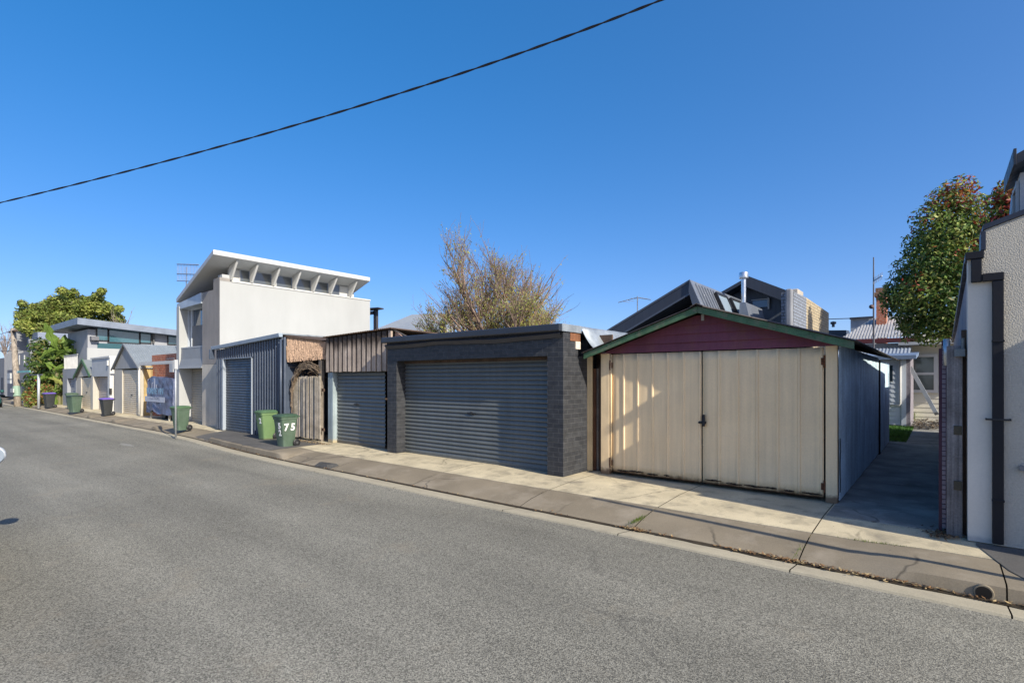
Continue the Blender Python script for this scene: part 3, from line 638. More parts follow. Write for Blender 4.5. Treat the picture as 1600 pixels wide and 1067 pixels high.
mb = MB(); mb.hexa([(XL-.06, 7.46, tz(XL)-.0), (XR+.02, 7.46, tz(XR)), (XR+.02, 7.57, tz(XR)), (XL-.06, 7.57, tz(XL)), (XL-.06, 7.44, tz(XL)+.115), (XR+.02, 7.44, tz(XR)+.115), (XR+.02, 7.57, tz(XR)+.115), (XL-.06, 7.57, tz(XL)+.115)])
link('gutter', mb, M('pale blue gutter', (.33, .40, .47), .45, 0, .06, 1.5, .03), g, bev=.012)
mb = MB(); mb.hexa([(XL, 7.57, 2.83), (XR, 7.57, 3.05), (XR, 13, 3.05), (XL, 13, 2.83), (XL, 7.57, 2.87), (XR, 7.57, 3.09), (XR, 13, 3.09), (XL, 13, 2.87)]); link('roof', mb, zinc, g)
roller(g, dx0, dx1, 7.68, 0, DZ, M('dark blue roller steel', (.058, .068, .085), .42, 0, .1, 1.5, .05, streak=.12), pitch=.0875, handle=False)
mb = MB(); mb.box(dx1, 7.56, 0, dx1+.045, 7.68, DZ+.03); mb.box(dx0-.05, 7.56, 0, dx0, 7.68, DZ+.03); mb.box(dx0, 7.57, DZ, dx1, 7.68, DZ+.035); link('door_frame', mb, M('blue white trim', (.34, .38, .42), .5, 0, .05), g, bev=.004)
mb = MB(); mb.box(dx0-.28, 7.58, 0, dx0-.06, 7.63, DZ); link('side_panel', mb, M('steel blue panel', (.22, .27, .34), .45), g, bev=.004)
mb = MB(); mb.path([(XR-.02, 7.53, .05), (XR-.02, 7.53, 2.9)], .035, 10); link('downpipe', mb, blue_clad, g, smooth=True)
mb = MB(); mb.box(XL-.10, 7.40, tz(XL)-.32, XL-.02, 7.56, tz(XL)+.02); link('rainwater_head', mb, blue_clad, g, bev=.01)

# ================================================================ WHITE TOWNHOUSE
g = thing('white_townhouse', (-22.2, 7.9, 0), 'tall white townhouse with a flying skillion roof above a row of high windows', 'house')
WX = -20.1; WL = -24.35; YB = 14.33
dark_render = M('dark grey render', (.30, .275, .25), .8, 0, .12, .9, .05, streak=.15, sts=3, stain=(.22, .205, .19), stain_amt=.5)
pale_render = M('pale grey render', (.52, .47, .39), .85, 0, .1, 1.2, .05, streak=.12, sts=3, stain=(.28, .28, .27), stain_amt=.5)
xp = X(316, 7.9)
mb = MB(); mb.box(WX-.25, 7.905, 0, WX, YB, 5.30); link('side_wall', mb, white_render, g)
mb = MB(); mb.box(WX-.27, 8.30, 5.302, WX+.03, YB+.02, 5.36); link('coping', mb, white_paint, g, bev=.006)
mb = MB(); mb.box(xp, 7.9, 2.30, WX-.252, 8.298, 5.02); mb.box(WX-.252, 7.9, 2.30, WX, 7.903, 5.302); mb.box(WX-.55, 7.9, 5.02, WX-.252, 8.298, 5.302); mb.box(WX-.55, 7.9, 5.304, WX, 8.298, 5.42); link('upper_pier', mb, dark_render, g, bev=.008)
mb = MB(); mb.box(WX-.40, 8.0, 5.42, WX-.04, 8.29, 5.55); mb.box(WX-.5, 7.95, 5.26, WX-.2, 8.0, 5.34); link('pier_cap', mb, light_grey, g, bev=.006)
mb = MB(); mb.box(xp, 7.895, 0, WX-.252, 8.30, 2.29); mb.box(WX-.252, 7.893, 0, WX+.003, 7.902, 2.29); link('lower_pier', mb, pale_render, g, bev=.008)
# white left fin wall with deep recess
mb = MB(); mb.box(WL, 7.9, 0, WL+.30, 8.44, 4.72); link('fin_wall', mb, white_render, g, bev=.006)
mb = MB(); mb.box(WL+.05, 8.45, 0, WX-.25, 8.65, 4.9); mb.box(WL+.05, 8.65, 0, WL+.3, YB, 4.9); mb.box(WL+.3, YB-.2, 0, WX-.25, YB, 5.2); link('inner_wall', mb, light_grey, g)
roller(g, WL+.31, xp+.1, 8.38, 0, 2.17, M('tan grey roller', (.30, .27, .22), .5, 0, .08), pitch=.1, handle=False)
sp = MB(); sp.prism([(7.98, 2.98), (7.96, 2.55), (7.90, 2.28), (7.86, 2.17), (8.4, 2.17), (8.4, 2.98)], 'x', WL+.30, xp-.005); link('spandrel', sp, M('spandrel grey', (.27, .28, .285), .6, 0, .06), g)
sl = MB(); sl.box(WL+.3, 7.97, 2.98, xp, 8.6, 3.03); link('sill', sl, light_grey, g)
wn = MB(); wn.box(WL+.3, 8.30, 3.03, xp, 8.34, 4.62); pane = link('window', wn, glass('tinted glass', (.055, .085, .12), .04), g)
fr = MB()
for x in (WL+.30, WL+.62, xp-.62, xp-.09): fr.box(x, 8.22, 3.03, x+.07, 8.30, 4.62)
fr.box(WL+.37, 8.23, 4.56, xp-.09, 8.30, 4.62); link('window_frame', fr, M('frame pale', (.52, .56, .60), .4, .1), pane, bev=.004)
mb = MB(); mb.box(WL+.70, 8.25, 3.03, xp-.62, 8.29, 3.9); link('blind', mb, M('blind grey', (.17, .165, .16), .7), pane)
# sloping beam over the front window
def rz(x): return 5.07+(x+24.6)*(6.21-5.07)/5.2
bm_ = MB(); bm_.hexa([(WL-.05, 7.93, 4.60), (xp, 7.85, 4.62), (xp, 8.45, 4.62), (WL-.05, 8.45, 4.60), (WL-.05, 7.93, 4.84), (xp, 7.85, 5.02), (xp, 8.45, 5.02), (WL-.05, 8.45, 4.84)]); link('front_beam', bm_, M('beam grey blue', (.40, .46, .52), .5), g, bev=.008)
gm = MB(); gm.prism([(WL+.2, 4.86), (WX-.25, 4.9), (WX-.22, rz(WX)-.2), (WL+.2, rz(WL)-.2)], 'y', 8.7, 8.8); link('front_gable', gm, M('brown grey cladding', (.085, .072, .06), .8, 0, .15, 2, .1, streak=.2), g)
# roof slab with overhangs
T = .17
def roofslab(top, th):
    a = [Vector(p) for p in top]; return [p-Vector((0, 0, th)) for p in a]+a
rs = MB(); rs.hexa(roofslab([(-24.62, 7.98, 5.10), (-19.4, 7.42, 6.22), (-19.4, 13.84, 6.22), (-24.62, 14.6, 5.10)], T)); link('roof', rs, M('roof white', (.56, .56, .545), .55, 0, .03), g, bev=.012)
cl = MB(); cl.box(WX-.30, 8.3, 5.36, WX-.18, 13.6, rz(WX-.25)-T-.01); link('clerestory_wall', cl, white_paint, g)
wins = [(375, 390), (395.5, 424), (432, 456.5), (463, 485), (490.5, 512.5), (517, 530)]
dfr = M('dark bronze', (.09, .09, .085), .5)
for a, b in wins:
    y0, y1 = YX(a, WX-.17), YX(b, WX-.17); q = MB(); q.box(WX-.19, y0, 5.40, WX-.165, y1, 5.83)
    o = link('high_window', q, glass('clerestory glass', (.09, .10, .105), .06), g)
    q = MB(); q.box(WX-.185, y0-.03, 5.38, WX-.15, y0, 5.85); q.box(WX-.185, y1, 5.38, WX-.15, y1+.03, 5.85); q.box(WX-.185, y0, 5.83, WX-.15, y1, 5.86); q.box(WX-.185, y0, 5.37, WX-.15, y1, 5.40); link('frame', q, light_grey, o)
for px in (359, 391, 425, 457.5, 487, 514, 545):
    y = YX(px, WX-.08); q = MB(); q.prism([(-20.16, 5.365), (-20.02, 5.365), (-19.52, 6.01), (-20.16, 5.87)], 'y', y-.035, y+.035)
    o = link('fin', q, white_paint, g, bev=.005)
# antenna on roof
a_ = thing('tv_antenna', (-24.2, 9.6, 5.0), 'grid television antenna standing behind the white townhouse roof', 'antenna')
am = M('antenna aluminium', (.30, .31, .33), .4, .6)
mb = MB(); ax, ay = X(291, 9.6), 9.6; am_z = Z(291, 427, 9.6)
mb.path([(ax, ay, 4.8), (ax, ay, am_z+.3)], .025, 6); link('mast', mb, am, a_)
mb = MB()
for pz in (412, 427, 438): mb.path([(X(276.5, ay), ay, Z(276, pz+1, ay)), (X(311, ay), ay, Z(311, pz+2, ay))], .022, 5)
link('boom', mb, am, a_)
for i in range(15):
    px = 277+i*2.3; mb = MB(); mb.path([(X(px, ay), ay, Z(px, 412, ay)), (X(px, ay), ay, Z(px, 438, ay))], .010, 4); link('element', mb, am, a_)
# pergola behind the white wall
p_ = thing('pergola', (-19.9, 16.2, 3), 'dark post and slim roof edge of a balcony beyond the white wall', 'pergola')
y = 16.0; mb = MB(); mb.box(X(583.5, y), y, 0, X(588, y), y+.12, Z(585, 484, y)); link('post', mb, M('dark post', (.05, .05, .055), .6), p_)
mb = MB(); mb.hexa([(X(560, y), y-.3, Z(578, 484, y)), (X(599, y), y-.3, Z(599, 482, y)), (X(597, y), y+.1, Z(599, 483, y)), (X(560, y), y+.1, Z(578, 485, y)), (X(560, y), y-.3, Z(578, 481, y)), (X(599, y), y-.3, Z(599, 481, y)), (X(597, y), y+.1, Z(599, 481, y)), (X(560, y), y+.1, Z(578, 481, y))]); link('roof', mb, M('dark awning', (.06, .06, .065), .6), p_)
mb = MB(); mb.box(X(560, y), y, Z(583, 491, y), X(585, y), y+.1, Z(583, 486, y)); link('beam', mb, M('dark beam', (.07, .07, .08), .6), p_)

# ================================================================ GARAGES FURTHER DOWN THE STREET
def post_box(name, x0, x1, y0, y1, z0, z1, mat, parent, bev=.01): mb = MB(); mb.box(x0, y0, z0, x1, y1, z1); return link(name, mb, mat, parent, bev=bev)
# gable garage with iron roof
g = thing('gable_garage', (X(200, 8), 8, 0), 'rendered garage with a steep grey iron gable roof and a tan roller door', 'garage')
x0, x1 = X(178, 8), X(219, 8); ax_ = X(196, 8); az = Z(196, 538, 8)+.02; e0 = Z(178, 576, 8); e1 = Z(219, 574, 8); dxl = X(190, 8)
mb = MB(); mb.prism([(x0, e0-.02), (x1, e1-.02), (ax_, az-.05)], 'y', 8, 8.15); link('gable_panel', mb, M('gable sheet', (.33, .33, .32), .7, 0, .06, streak=.15), g)
mb = MB(); mb.box(x0, 8.02, 0, dxl, 8.4, e0-.05); mb.box(x1-.12, 8.02, 0, x1, 8.4, e1-.05); mb.box(x0, 8.4, 0, x0+.2, 14, e0-.05); mb.box(x1-.15, 8.4, 0, x1, 14, e1-.05); link('wall', mb, cream_render, g)
mb = MB()
for (xa, za, xb, zb) in ((ax_, az, x0-.1, e0-.05), (ax_, az, x1+.12, e1-.05)):
    d = Vector((xb-xa, 0, zb-za)); nn = Vector((-d.z, 0, d.x)); nn = nn if nn.z > 0 else -nn
    mb.sheet((xa, 7.92, za), (0, 1, 0), d, nn, 6.2, d.length, .10, .02, 'sin', th=.01)
link('roof', mb, M('grey roof iron', (.27, .30, .31), .5, .2, .1, streak=.1), g, smooth='auto')
mb = MB(); mb.bar((x0-.1, 7.9, e0-.08), (ax_, 7.9, az-.02), .04, .09); mb.bar((ax_, 7.9, az-.02), (x1+.12, 7.9, e1-.08), .04, .09); link('barge_board', mb, M('grey trim', (.2, .21, .22), .6), g)
roller(g, dxl, x1-.12, 8.09, 0, e0-.1, beige_roller, pitch=.1)
mb = MB(); mb.path([(x1+.06, 7.95, .05), (x1+.06, 7.95, e1)], .05, 8); link('downpipe', mb, white_paint, g, smooth=True)
# flat parapet garage
g = thing('parapet_garage', (X(160, 8), 8, 0), 'flat fronted garage with a plain grey render fascia and white pilaster', 'garage')
x0, x1 = X(145, 8), X(174, 8); zt = Z(160, 560, 8); zb_ = Z(160, 588, 8)
mb = MB(); mb.box(x0, 7.95, zb_, x1-.4, 8.1, zt); link('fascia', mb, light_grey, g)
mb = MB(); mb.hexa([(x0-.1, 7.9, zt), (x1, 7.9, zt), (x1, 14, zt), (x0-.1, 14, zt), (x0-.1, 7.9, zt+.07), (x1, 7.9, zt+.10), (x1, 14, zt+.10), (x0-.1, 14, zt+.07)]); link('roof', mb, white_paint, g)
post_box('pilaster', x1-.4, x1, 7.93, 8.3, 0, zt, white_paint, g); post_box('pilaster', x0, x0+.35, 7.93, 8.3, 0, zb_, cream_render, g)
mb = MB(); mb.box(x0, 8.3, 0, x0+.2, 14, zt-.02); mb.box(x1-.2, 8.3, 0, x1, 14, zt-.02); link('side_wall', mb, cream_render, g)
post_box('lamp', x1-.34, x1-.2, 7.86, 7.93, zt-.42, zt-.15, white_paint, g)
post_box('meter_box', x1-.02, x1+.12, 7.9, 8.0, .95, 1.25, black_pl, g)
roller(g, x0+.35, x1-.4, 8.22, 0, zb_, M('mauve grey roller', (.42, .36, .31), .6), pitch=.1, handle=False)
# small gable garage
g = thing('small_gable_garage', (X(131, 8), 8, 0), 'small cream gabled garage with green barge boards', 'garage')
x0, x1 = X(119.5, 8), X(143.5, 8); ax_ = X(132.5, 8); az = Z(132.5, 564, 8); e0 = Z(120, 590, 8); e1 = Z(143, 586, 8)
mb = MB(); mb.prism([(x0, e0), (x1, e1), (ax_, az)], 'y', 8, 8.12); link('gable_panel', mb, cream_render, g)
mb = MB(); mb.box(x0, 8, 0, X(126.5, 8), 8.3, e0); mb.box(x1-.25, 8, 0, x1, 8.3, e1); mb.box(x0, 8.3, 0, x0+.2, 13, e0); mb.box(x1-.2, 8.3, 0, x1, 13, e1); link('wall', mb, cream_render, g)
mb = MB(); mb.hexa([(x0-.1, 7.9, e0-.02), (ax_, 7.9, az), (ax_, 13, az), (x0-.1, 13, e0-.02), (x0-.1, 7.9, e0+.06), (ax_, 7.9, az+.08), (ax_, 13, az+.08), (x0-.1, 13, e0+.06)]); mb.hexa([(x1+.1, 7.9, e1-.02), (ax_+.002, 7.9, az), (ax_+.002, 13, az), (x1+.1, 13, e1-.02), (x1+.1, 7.9, e1+.06), (ax_+.002, 7.9, az+.08), (ax_+.002, 13, az+.08), (x1+.1, 13, e1+.06)]); link('roof', mb, M('grey roof plain', (.2, .22, .22), .6), g)
mb = MB(); mb.bar((x0-.1, 7.86, e0-.02), (ax_, 7.86, az+.05), .05, .14); mb.bar((ax_, 7.86, az+.05), (x1+.1, 7.86, e1-.02), .05, .2); link('barge_board', mb, green_p, g)
roller(g, X(126.5, 8), x1-.25, 8.07, 0, e0, beige_roller, pitch=.12)
# grey flat garage with railing
g = thing('railed_garage', (X(109, 8), 8, 0), 'grey corner garage with a metal railing around its flat roof', 'garage')
x0, x1 = X(98, 8), X(119, 8); zt = Z(109, 576, 8); zb_ = Z(109, 591, 8)
mb = MB(); mb.box(x0, 8, zb_, x1, 8.2, zt); mb.box(x0, 8.2, zt-.15, x1, 14, zt); link('fascia', mb, grey_render, g)
mb = MB(); mb.box(x0, 8, 0, X(105, 8), 8.3, zb_); mb.box(x1-.4, 8, 0, x1, 8.3, zb_); mb.box(x0, 8.3, 0, x0+.2, 14, zb_); mb.box(x1-.2, 8.3, 0, x1, 14, zb_); link('wall', mb, grey_render, g)
roller(g, X(105, 8), x1-.4, 8.2, 0, zb_, grey_render, pitch=.12, handle=False)
mb = MB(); n = 14
for i in range(n+1): xx = lerp(x0+.1, x1-.1, i/n); mb.box(xx-.02, 8.05, zt, xx+.02, 8.09, zt+.85)
mb.box(x0, 8.04, zt+.85, x1, 8.10, zt+.90); link('railing', mb, M('pale rail', (.5, .5, .48), .6), g)
# white side wall behind the garages
g = MB(); zt = ZX(125, 543, -41); g.box(-41.25, 8.4, 0, -41, 13.5, zt); tag(link('boundary_wall', g, white_render), 'high white rendered wall rising behind the small gabled garages', 'wall')
# grey modern house
g = thing('grey_house', (-43.5, 11, 0), 'grey modern house with a wide flat overhanging roof and a long strip of windows', 'house')
HX = -43.0; y0, y1 = YX(137, HX), 16.5
mb = MB(); mb.box(-48.5, y0, 0, HX, y1, 5.0); link('wall', mb, M('mid grey render', (.33, .34, .36), .8, 0, .06), g)
zr = ZX(135, 497, HX+1); mb = MB(); mb.hexa([(-50, y0-.7, zr-.42), (HX+.9, y0-.7, zr-.42), (HX+.9, y1, zr-.95), (-50, y1, zr-.95), (-50, y0-.7, zr), (HX+.9, y0-.7, zr), (HX+.9, y1, zr-.55), (-50, y1, zr-.55)]); link('roof', mb, M('roof fascia grey', (.19, .22, .27), .5, .1), g, bev=.01)
for (a, b, u, v_) in ((152, 169, 511, 531), (170, 218, 512, 534), (219, 235, 517, 535), (263, 290, 524, 537)):
    ya, yb = YX(a, HX+.01), YX(b, HX+.01); q = MB(); q.box(HX, ya, ZX(a, v_, HX), HX+.03, yb, ZX(a, u, HX)); o = link('window', q, glass('strip glass', (.05, .13, .16), .05), g)
    q = MB(); za, zb_ = ZX(a, v_, HX), ZX(a, u, HX)
    q.box(HX+.0, ya-.08, za-.08, HX+.06, ya, zb_+.08); q.box(HX, yb, za-.08, HX+.06, yb+.06, zb_+.08); q.box(HX, ya, za-.08, HX+.06, yb, za); link('frame', q, black_pl, o)
q = MB(); ya = YX(152, HX); q.box(HX, ya, ZX(152, 545, HX), HX+.03, YX(195, HX), ZX(152, 536, HX)); link('window', q, glass('strip glass low', (.05, .12, .14), .05), g)
q = MB(); q.box(HX, YX(235, HX)+.1, ZX(240, 537, HX), HX+.2, YX(240, HX), ZX(240, 518, HX)); link('panel', q, dfr, g)
q = MB(); q.box(HX, YX(140, HX), ZX(146, 532, HX), HX+.45, YX(152, HX), ZX(146, 526, HX)); link('air_conditioner', q, M('louvre grey', (.14, .14, .15), .6), g)

# brick recess with covered sign trailer
g = thing('carport', (X(248, 8.2), 8.2, 0), 'open white framed carport with an old red brick wall at the back', 'carport')
x0, x1 = X(221, 8.1), X(276, 8.1); zt = Z(225, 566, 8.1)
mb = MB(); mb.box(x0+.1, 8.5, 0, x1+1.0, 8.7, zt+.35); link('back_wall', mb, red_brick, g)
mb = MB(); mb.box(x0+.0, 8.0, zt-.14, x1-.1, 8.15, zt); link('beam', mb, white_paint, g)
mb = MB(); mb.box(x0-.02, 8.0, 0, x0+.16, 8.18, zt-.14); link('post', mb, white_paint, g)
mb = MB(); mb.box(x0+.16, 8.14, 0, x0+.22, 8.495, zt-.16); link('side_board', mb, M('ochre board', (.42, .31, .14), .85, 0, .2, 3, .1, streak=.3), g)
mb = MB(); mb.box(x1-.55, 8.0, zt-.5, x1-.12, 8.2, zt-.14); link('corner_block', mb, light_grey, g)
# covered trailer
g = thing('covered_trailer', (X(250, 8.1), 8.2, 0), 'boxy trailer shrouded in a dark blue printed tarpaulin by the brick wall', 'trailer')
navy = M('navy tarpaulin', (.11, .13, .21), .4, 0, .3, 3, .1, bump=.0, wobble=.0, stain=(.20, .22, .32), stain_amt=.5, stain_s=5)
TX0, TX1, TY0, TY1, TZ0, TZ1 = X(231, 7.80), X(271, 7.80), 7.80, 8.36, .28, Z(250, 590.5, 7.85)
mb = MB(); N_ = 40; M_ = 24
def wr(x, z, s): return .04*math.sin(x*5+2*noise.noise(Vector((x, z, s))))*(1.2-min(1, z*.6))*.6+.05*noise.noise(Vector((x*1.6, z*1.2, s)))+.03*noise.noise(Vector((x*4+z*2, z*4-x, s+3)))+.015*noise.noise(Vector((x*11, z*9, s)))
def face(fn):
    vv = [fn(i/N_, j/M_) for j in range(M_+1) for i in range(N_+1)]; k = N_+1
    mb.add(vv, [(j*k+i, j*k+i+1, (j+1)*k+i+1, (j+1)*k+i) for j in range(M_) for i in range(N_)])
def hem(u): return TZ0+.10*noise.noise(Vector((u*5, 0, 9)))+.10*math.sin(u*6.3)*.4
face(lambda u, v_: (lerp(TX0, TX1, u), TY0-.06*(1-v_)+wr(u*3, v_*1.6, 0)*(1 if 0 < u < 1 else 0), lerp(hem(u), TZ1+.06*math.sin(u*3.1+.5)+.03*math.sin(u*9)-(.14*(abs(u-.5)*2)**6), v_)))
face(lambda u, v_: (TX1+.02+wr(u*1.2, v_*1.6, 5)*(1 if 0 < u < 1 else 0), lerp(TY0-.06*(1-v_), TY1, u), lerp(hem(1-u), TZ1-.05, v_)))
face(lambda u, v_: (TX0-.02+wr(u*1.2, v_*1.6, 8)*(1 if 0 < u < 1 else 0), lerp(TY0-.06*(1-v_), TY1, u), lerp(hem(u), TZ1-.05, v_)))
face(lambda u, v_: (lerp(TX0, TX1, u), lerp(TY0, TY1, v_), TZ1-.04+.06*math.sin(u*3.1+.5)+.03*math.sin(u*9)-(.14*(abs(u-.5)*2)**6)+wr(u*3, v_, 12)*.6))
link('tarpaulin', mb, navy, g, smooth=True)
mb = MB(); mb.box(TX0+.1, TY0+.1, .3, TX1-.1, TY1-.1, 1.6); link('body', mb, black_pl, g)
lw = M('print white', (.46, .48, .53), .6, 0, .1); lb = M('print blue', (.19, .32, .44), .6, 0, .15)
W_ = TX1-TX0; yp = TY0-.20
mb = MB(); mb.box(TX0+W_*.10, yp, TZ0+W_*.155, TX0+W_*.88, yp+.004, TZ0+W_*.225); band = link('printed_band', mb, lw, g)
text_mesh('lettering', 'BORNE VIN', .36, lb, g, (W_/2+TX0-g.location.x, yp-g.location.y, TZ0+.83), (R(90), 0, 0), bold=.012, squeeze=1.12)
text_mesh('lettering', 'AUCTIONS', .17, M('print grey', (.25, .27, .35), .6), band, (W_/2+TX0-g.location.x, yp-g.location.y-.004, TZ0+.60), (R(90), 0, 0), bold=.003, squeeze=1.5)
mb = MB(); cx = TX0+W_*.5
mb.prism([(cx-.10, 1.30), (cx+.02, 1.30), (cx+.02, 1.90-.12), (cx-.12, 1.90-.12), (cx-.12, 1.90-.18), (cx-.10, 1.72)], 'y', yp, yp+.004)
mb.prism([(cx-.42, 1.34), (cx-.36, 1.34), (cx-.33, 1.53), (cx-.22, 1.56), (cx-.22, 1.60), (cx-.36, 1.58)], 'y', yp, yp+.004)
mb.prism([(cx+.17, 1.32), (cx+.24, 1.32), (cx+.24, 1.50), (cx+.12, 1.52), (cx+.12, 1.48), (cx+.17, 1.46)], 'y', yp, yp+.004); link('printed_emblem', mb, lw, g)
for x in (TX0+.45, TX1-.5): mb = MB(); mb.box(x-.03, TY0-.02, .0, x+.03, TY0+.04, .34); link('stand', mb, M('pale leg', (.45, .42, .34), .7), g)
mb = MB(); mb.lathe((TX0+1.2, TY0+.25, .28), [(.0, 0), (.28, 0), (.28, .16), (0, .16)], 20, 'y'); link('wheel', mb, black_pl, g)

# ================================================================ WHEELIE BINS
def bin_proto(name, body_m, lid_m, text_side, text_front, label, loc, rz, size=(.48, .52, .86), mats=None, group='wheelie bins on the footpath', sc=.92):
    b = thing(name, (0, 0, 0), label, 'bin', group); w_, d_, h_ = [q_*sc for q_ in size]
    def ring(hw, y0, y1, z, r=.045):
        pts = []
        for cx, cy, a0 in ((hw-r, y1-r, 0), (-hw+r, y1-r, 90), (-hw+r, y0+r, 180), (hw-r, y0+r, 270)):
            for k in range(4): a = R(a0+k*30); pts.append((cx+r*math.cos(a), cy+r*math.sin(a), z))
        return pts
    rings = [ring(w_*.37, -d_*.33, d_*.36, .02), ring(w_*.375, -d_*.34, d_*.37, .10), ring(w_*.43, -d_*.42, d_*.41, h_*.55), ring(w_*.47, -d_*.48, d_*.44, h_-.07), ring(w_*.50, -d_*.52, d_*.47, h_-.065), ring(w_*.50, -d_*.52, d_*.47, h_)]
    mb = MB(); n = 16; vv = [p for r_ in rings for p in r_]
    mb.add(vv, [(i*n+j, i*n+(j+1) % n, (i+1)*n+(j+1) % n, (i+1)*n+j) for i in range(len(rings)-1) for j in range(n)]+[tuple(range(n-1, -1, -1))])
    body = link('body', mb, body_m, b, smooth='auto')
    mb = MB(); rg = [ring(w_*.53, -d_*.57, d_*.50, h_-.005, .05), ring(w_*.535, -d_*.575, d_*.50, h_+.025, .05), ring(w_*.44, -d_*.42, d_*.44, h_+.065, .05), ring(w_*.25, -d_*.2, d_*.3, h_+.075, .05)]
    vv = [p for r_ in rg for p in r_]; mb.add(vv, [(i*n+j, i*n+(j+1) % n, (i+1)*n+(j+1) % n, (i+1)*n+j) for i in range(3) for j in range(n)]+[tuple(range(3*n, 4*n)), tuple(range(n-1, -1, -1))])
    link('lid', mb, lid_m, b, smooth='auto')
    mb = MB(); mb.path([(-w_*.42, d_*.45, h_-.03), (-w_*.42, d_*.60, h_+.0), (w_*.42, d_*.60, h_+.0), (w_*.42, d_*.45, h_-.03)], .016, 8); link('handle', mb, body_m, b, smooth=True)
    for s in (-1, 1):
        mb = MB(); mb.lathe((s*(w_*.44)-.025, d_*.40, .10), [(.045, -.004), (.05, 0), (.085, 0), (.10, .012), (.10, .04), (.085, .05), (.05, .05), (.045, .054)], 22, 'x'); wl = link('wheel', mb, black_pl, b, smooth='auto')
        mb = MB(); mb.lathe((s*(w_*.44)-.036 if s < 0 else s*(w_*.44)+.024, d_*.40, .10), [(.0, 0), (.035, 0), (.03, .01), (0, .012)], 12, 'x'); link('hub', mb, M('hub grey', (.08, .08, .08), .6), wl)
    mb = MB(); mb.path([(-w_*.42, d_*.40, .10), (w_*.42, d_*.40, .10)], .014, 8); link('axle', mb, black_pl, b)
    wp = M('number paint', (.78, .78, .76), .6, 0, .03)
    if text_side:
        ta = math.atan((w_*.10)/(h_*.85))
        for ch_, yy_, tilt_ in ((text_side[0], -.105, 2), (text_side[1], .075, -3)):
            nb = text_mesh('number', ch_, .25, wp, b, (0, 0, 0), (0, 0, 0), bold=.009)
            nb.matrix_basis = Matrix.Translation((w_*.4385+.005, yy_, h_*.56)) @ Matrix.Rotation(ta*1.05, 4, 'Y') @ Matrix.Rotation(R(90), 4, 'Z') @ Matrix.Rotation(R(90), 4, 'X') @ Matrix.Rotation(R(tilt_), 4, 'Z')
    if text_front:
        ta = math.atan((d_*.15)/(h_*.85))
        for k, tx in enumerate(text_front):
            o = text_mesh('number', tx, .21, wp, b, (0, 0, 0), (0, 0, 0), bold=.010)
            zz = h_*(.62-.23*k); o.matrix_basis = Matrix.Translation((.06, -(d_*lerp(.34, .48, (zz-.1)/(h_-.17)))-.006, zz)) @ Matrix.Rotation(ta, 4, 'X') @ Matrix.Rotation(R(90), 4, 'X')
    b.location = loc; b.rotation_euler.z = rz; return b
dkg = M('dark green plastic', (.085, .130, .090), .5, 0, .1, 4, .05, stain=(.15, .19, .155), stain_amt=.6, spec=.3, streak=.15)
ltg = M('bright green plastic', (.14, .225, .095), .5, 0, .08, 4, .04, spec=.4, base=(.12, .13, .07), base_h=.1)
lidg = M('lid green', (.08, .15, .075), .5, 0, .1, 4, .05)
blk = M('bin black plastic', (.03, .033, .034), .5, 0, .1, 4, .05); prp = M('purple lid', (.16, .10, .42), .5, 0, .1); hb = M('lid blue', (.16, .10, .42), .5)
bin_proto('wheelie_bin', dkg, M('dark lid', (.05, .095, .06), .5), '75', ['5', '2'], 'dark green wheelie bin painted with a large white 75', (-13.38, 6.90, -.035), R(4))
bin_proto('wheelie_bin', ltg, lidg, None, ['2'], 'brighter green wheelie bin half hidden behind the one numbered 75', (-15.25, 7.28, -.02), R(2))
bin_proto('wheelie_bin', dkg, lidg, None, None, 'green wheelie bin tilted beside the white street pole near the blue tarpaulin', (-20.55, 6.80, -.05), R(12))
bin_proto('wheelie_bin', blk, prp, None, None, 'charcoal wheelie bin with a purple lid outside the flat fronted garage', (-31.7, 7.25, -.04), R(8))
bin_proto('wheelie_bin', dkg, M('dark lid two', (.04, .06, .045), .5), None, None, 'green wheelie bin standing before the small gabled garage', (-36.0, 6.85, -.05), R(18), size=(.54, .58, .93))
bin_proto('wheelie_bin', dkg, dkg, None, None, 'green wheelie bin beside the corner hedge', (-40.2, 7.5, -.05), R(-5), size=(.6, .6, .98))
bin_proto('wheelie_bin', blk, prp, None, None, 'black wheelie bin with a purple lid by the corner hedge and sign poles', (-43.4, 7.0, -.05), R(5), size=(.6, .6, .95))

# ================================================================ POLES AND SIGNS
gp = M('pale galvanised', (.52, .55, .56), .45, .3, .06)
t = thing('street_sign_pole', (X(274.5, 6.12), 6.12, -.1), 'slim pale pole with an edge-on street name blade in front of a green bin', 'sign pole')
px_, py_ = X(274.5, 6.12), 6.12; zt = Z(275, 562, 6.12)
mb = MB(); mb.path([(px_, py_, -.12), (px_, py_, zt)], .028, 10); link('pole', mb, M('dull galvanised', (.36, .38, .40), .5, .3, .1), t, smooth=True)
mb = MB(); mb.box(px_-.03, py_-.02, zt-.35, px_+.03, py_+.62, zt-.08) if False else mb.box(px_-.60, py_-.06, zt+.03, px_+.02, py_-.04, zt+.055); link('blade', mb, M('sign back', (.25, .28, .3), .5, .4), t)
mb = MB(); mb.box(px_-.05, py_-.05, zt-.30, px_+.05, py_+.05, zt-.0); link('bracket', mb, light_grey, t)
t = thing('corner_sign_pole', (X(61, 6.6), 6.6, -.1), 'pale pole with a thin dark crossbar sign at the far street corner', 'sign pole')
x, y = X(60.5, 6.6), 6.6; mb = MB(); mb.path([(x, y, -.12), (x, y, Z(60, 585, y))], .07, 10); link('pole', mb, gp, t, smooth=True)
mb = MB(); mb.box(X(46, y), y-.03, Z(55, 586.5, y), X(66, y), y+.03, Z(55, 584.5, y)); link('blade', mb, dfr, t)
t = thing('parking_sign', (X(56.5, 7), 7, 0), 'small red and white parking sign on a thin post at the far corner', 'sign')
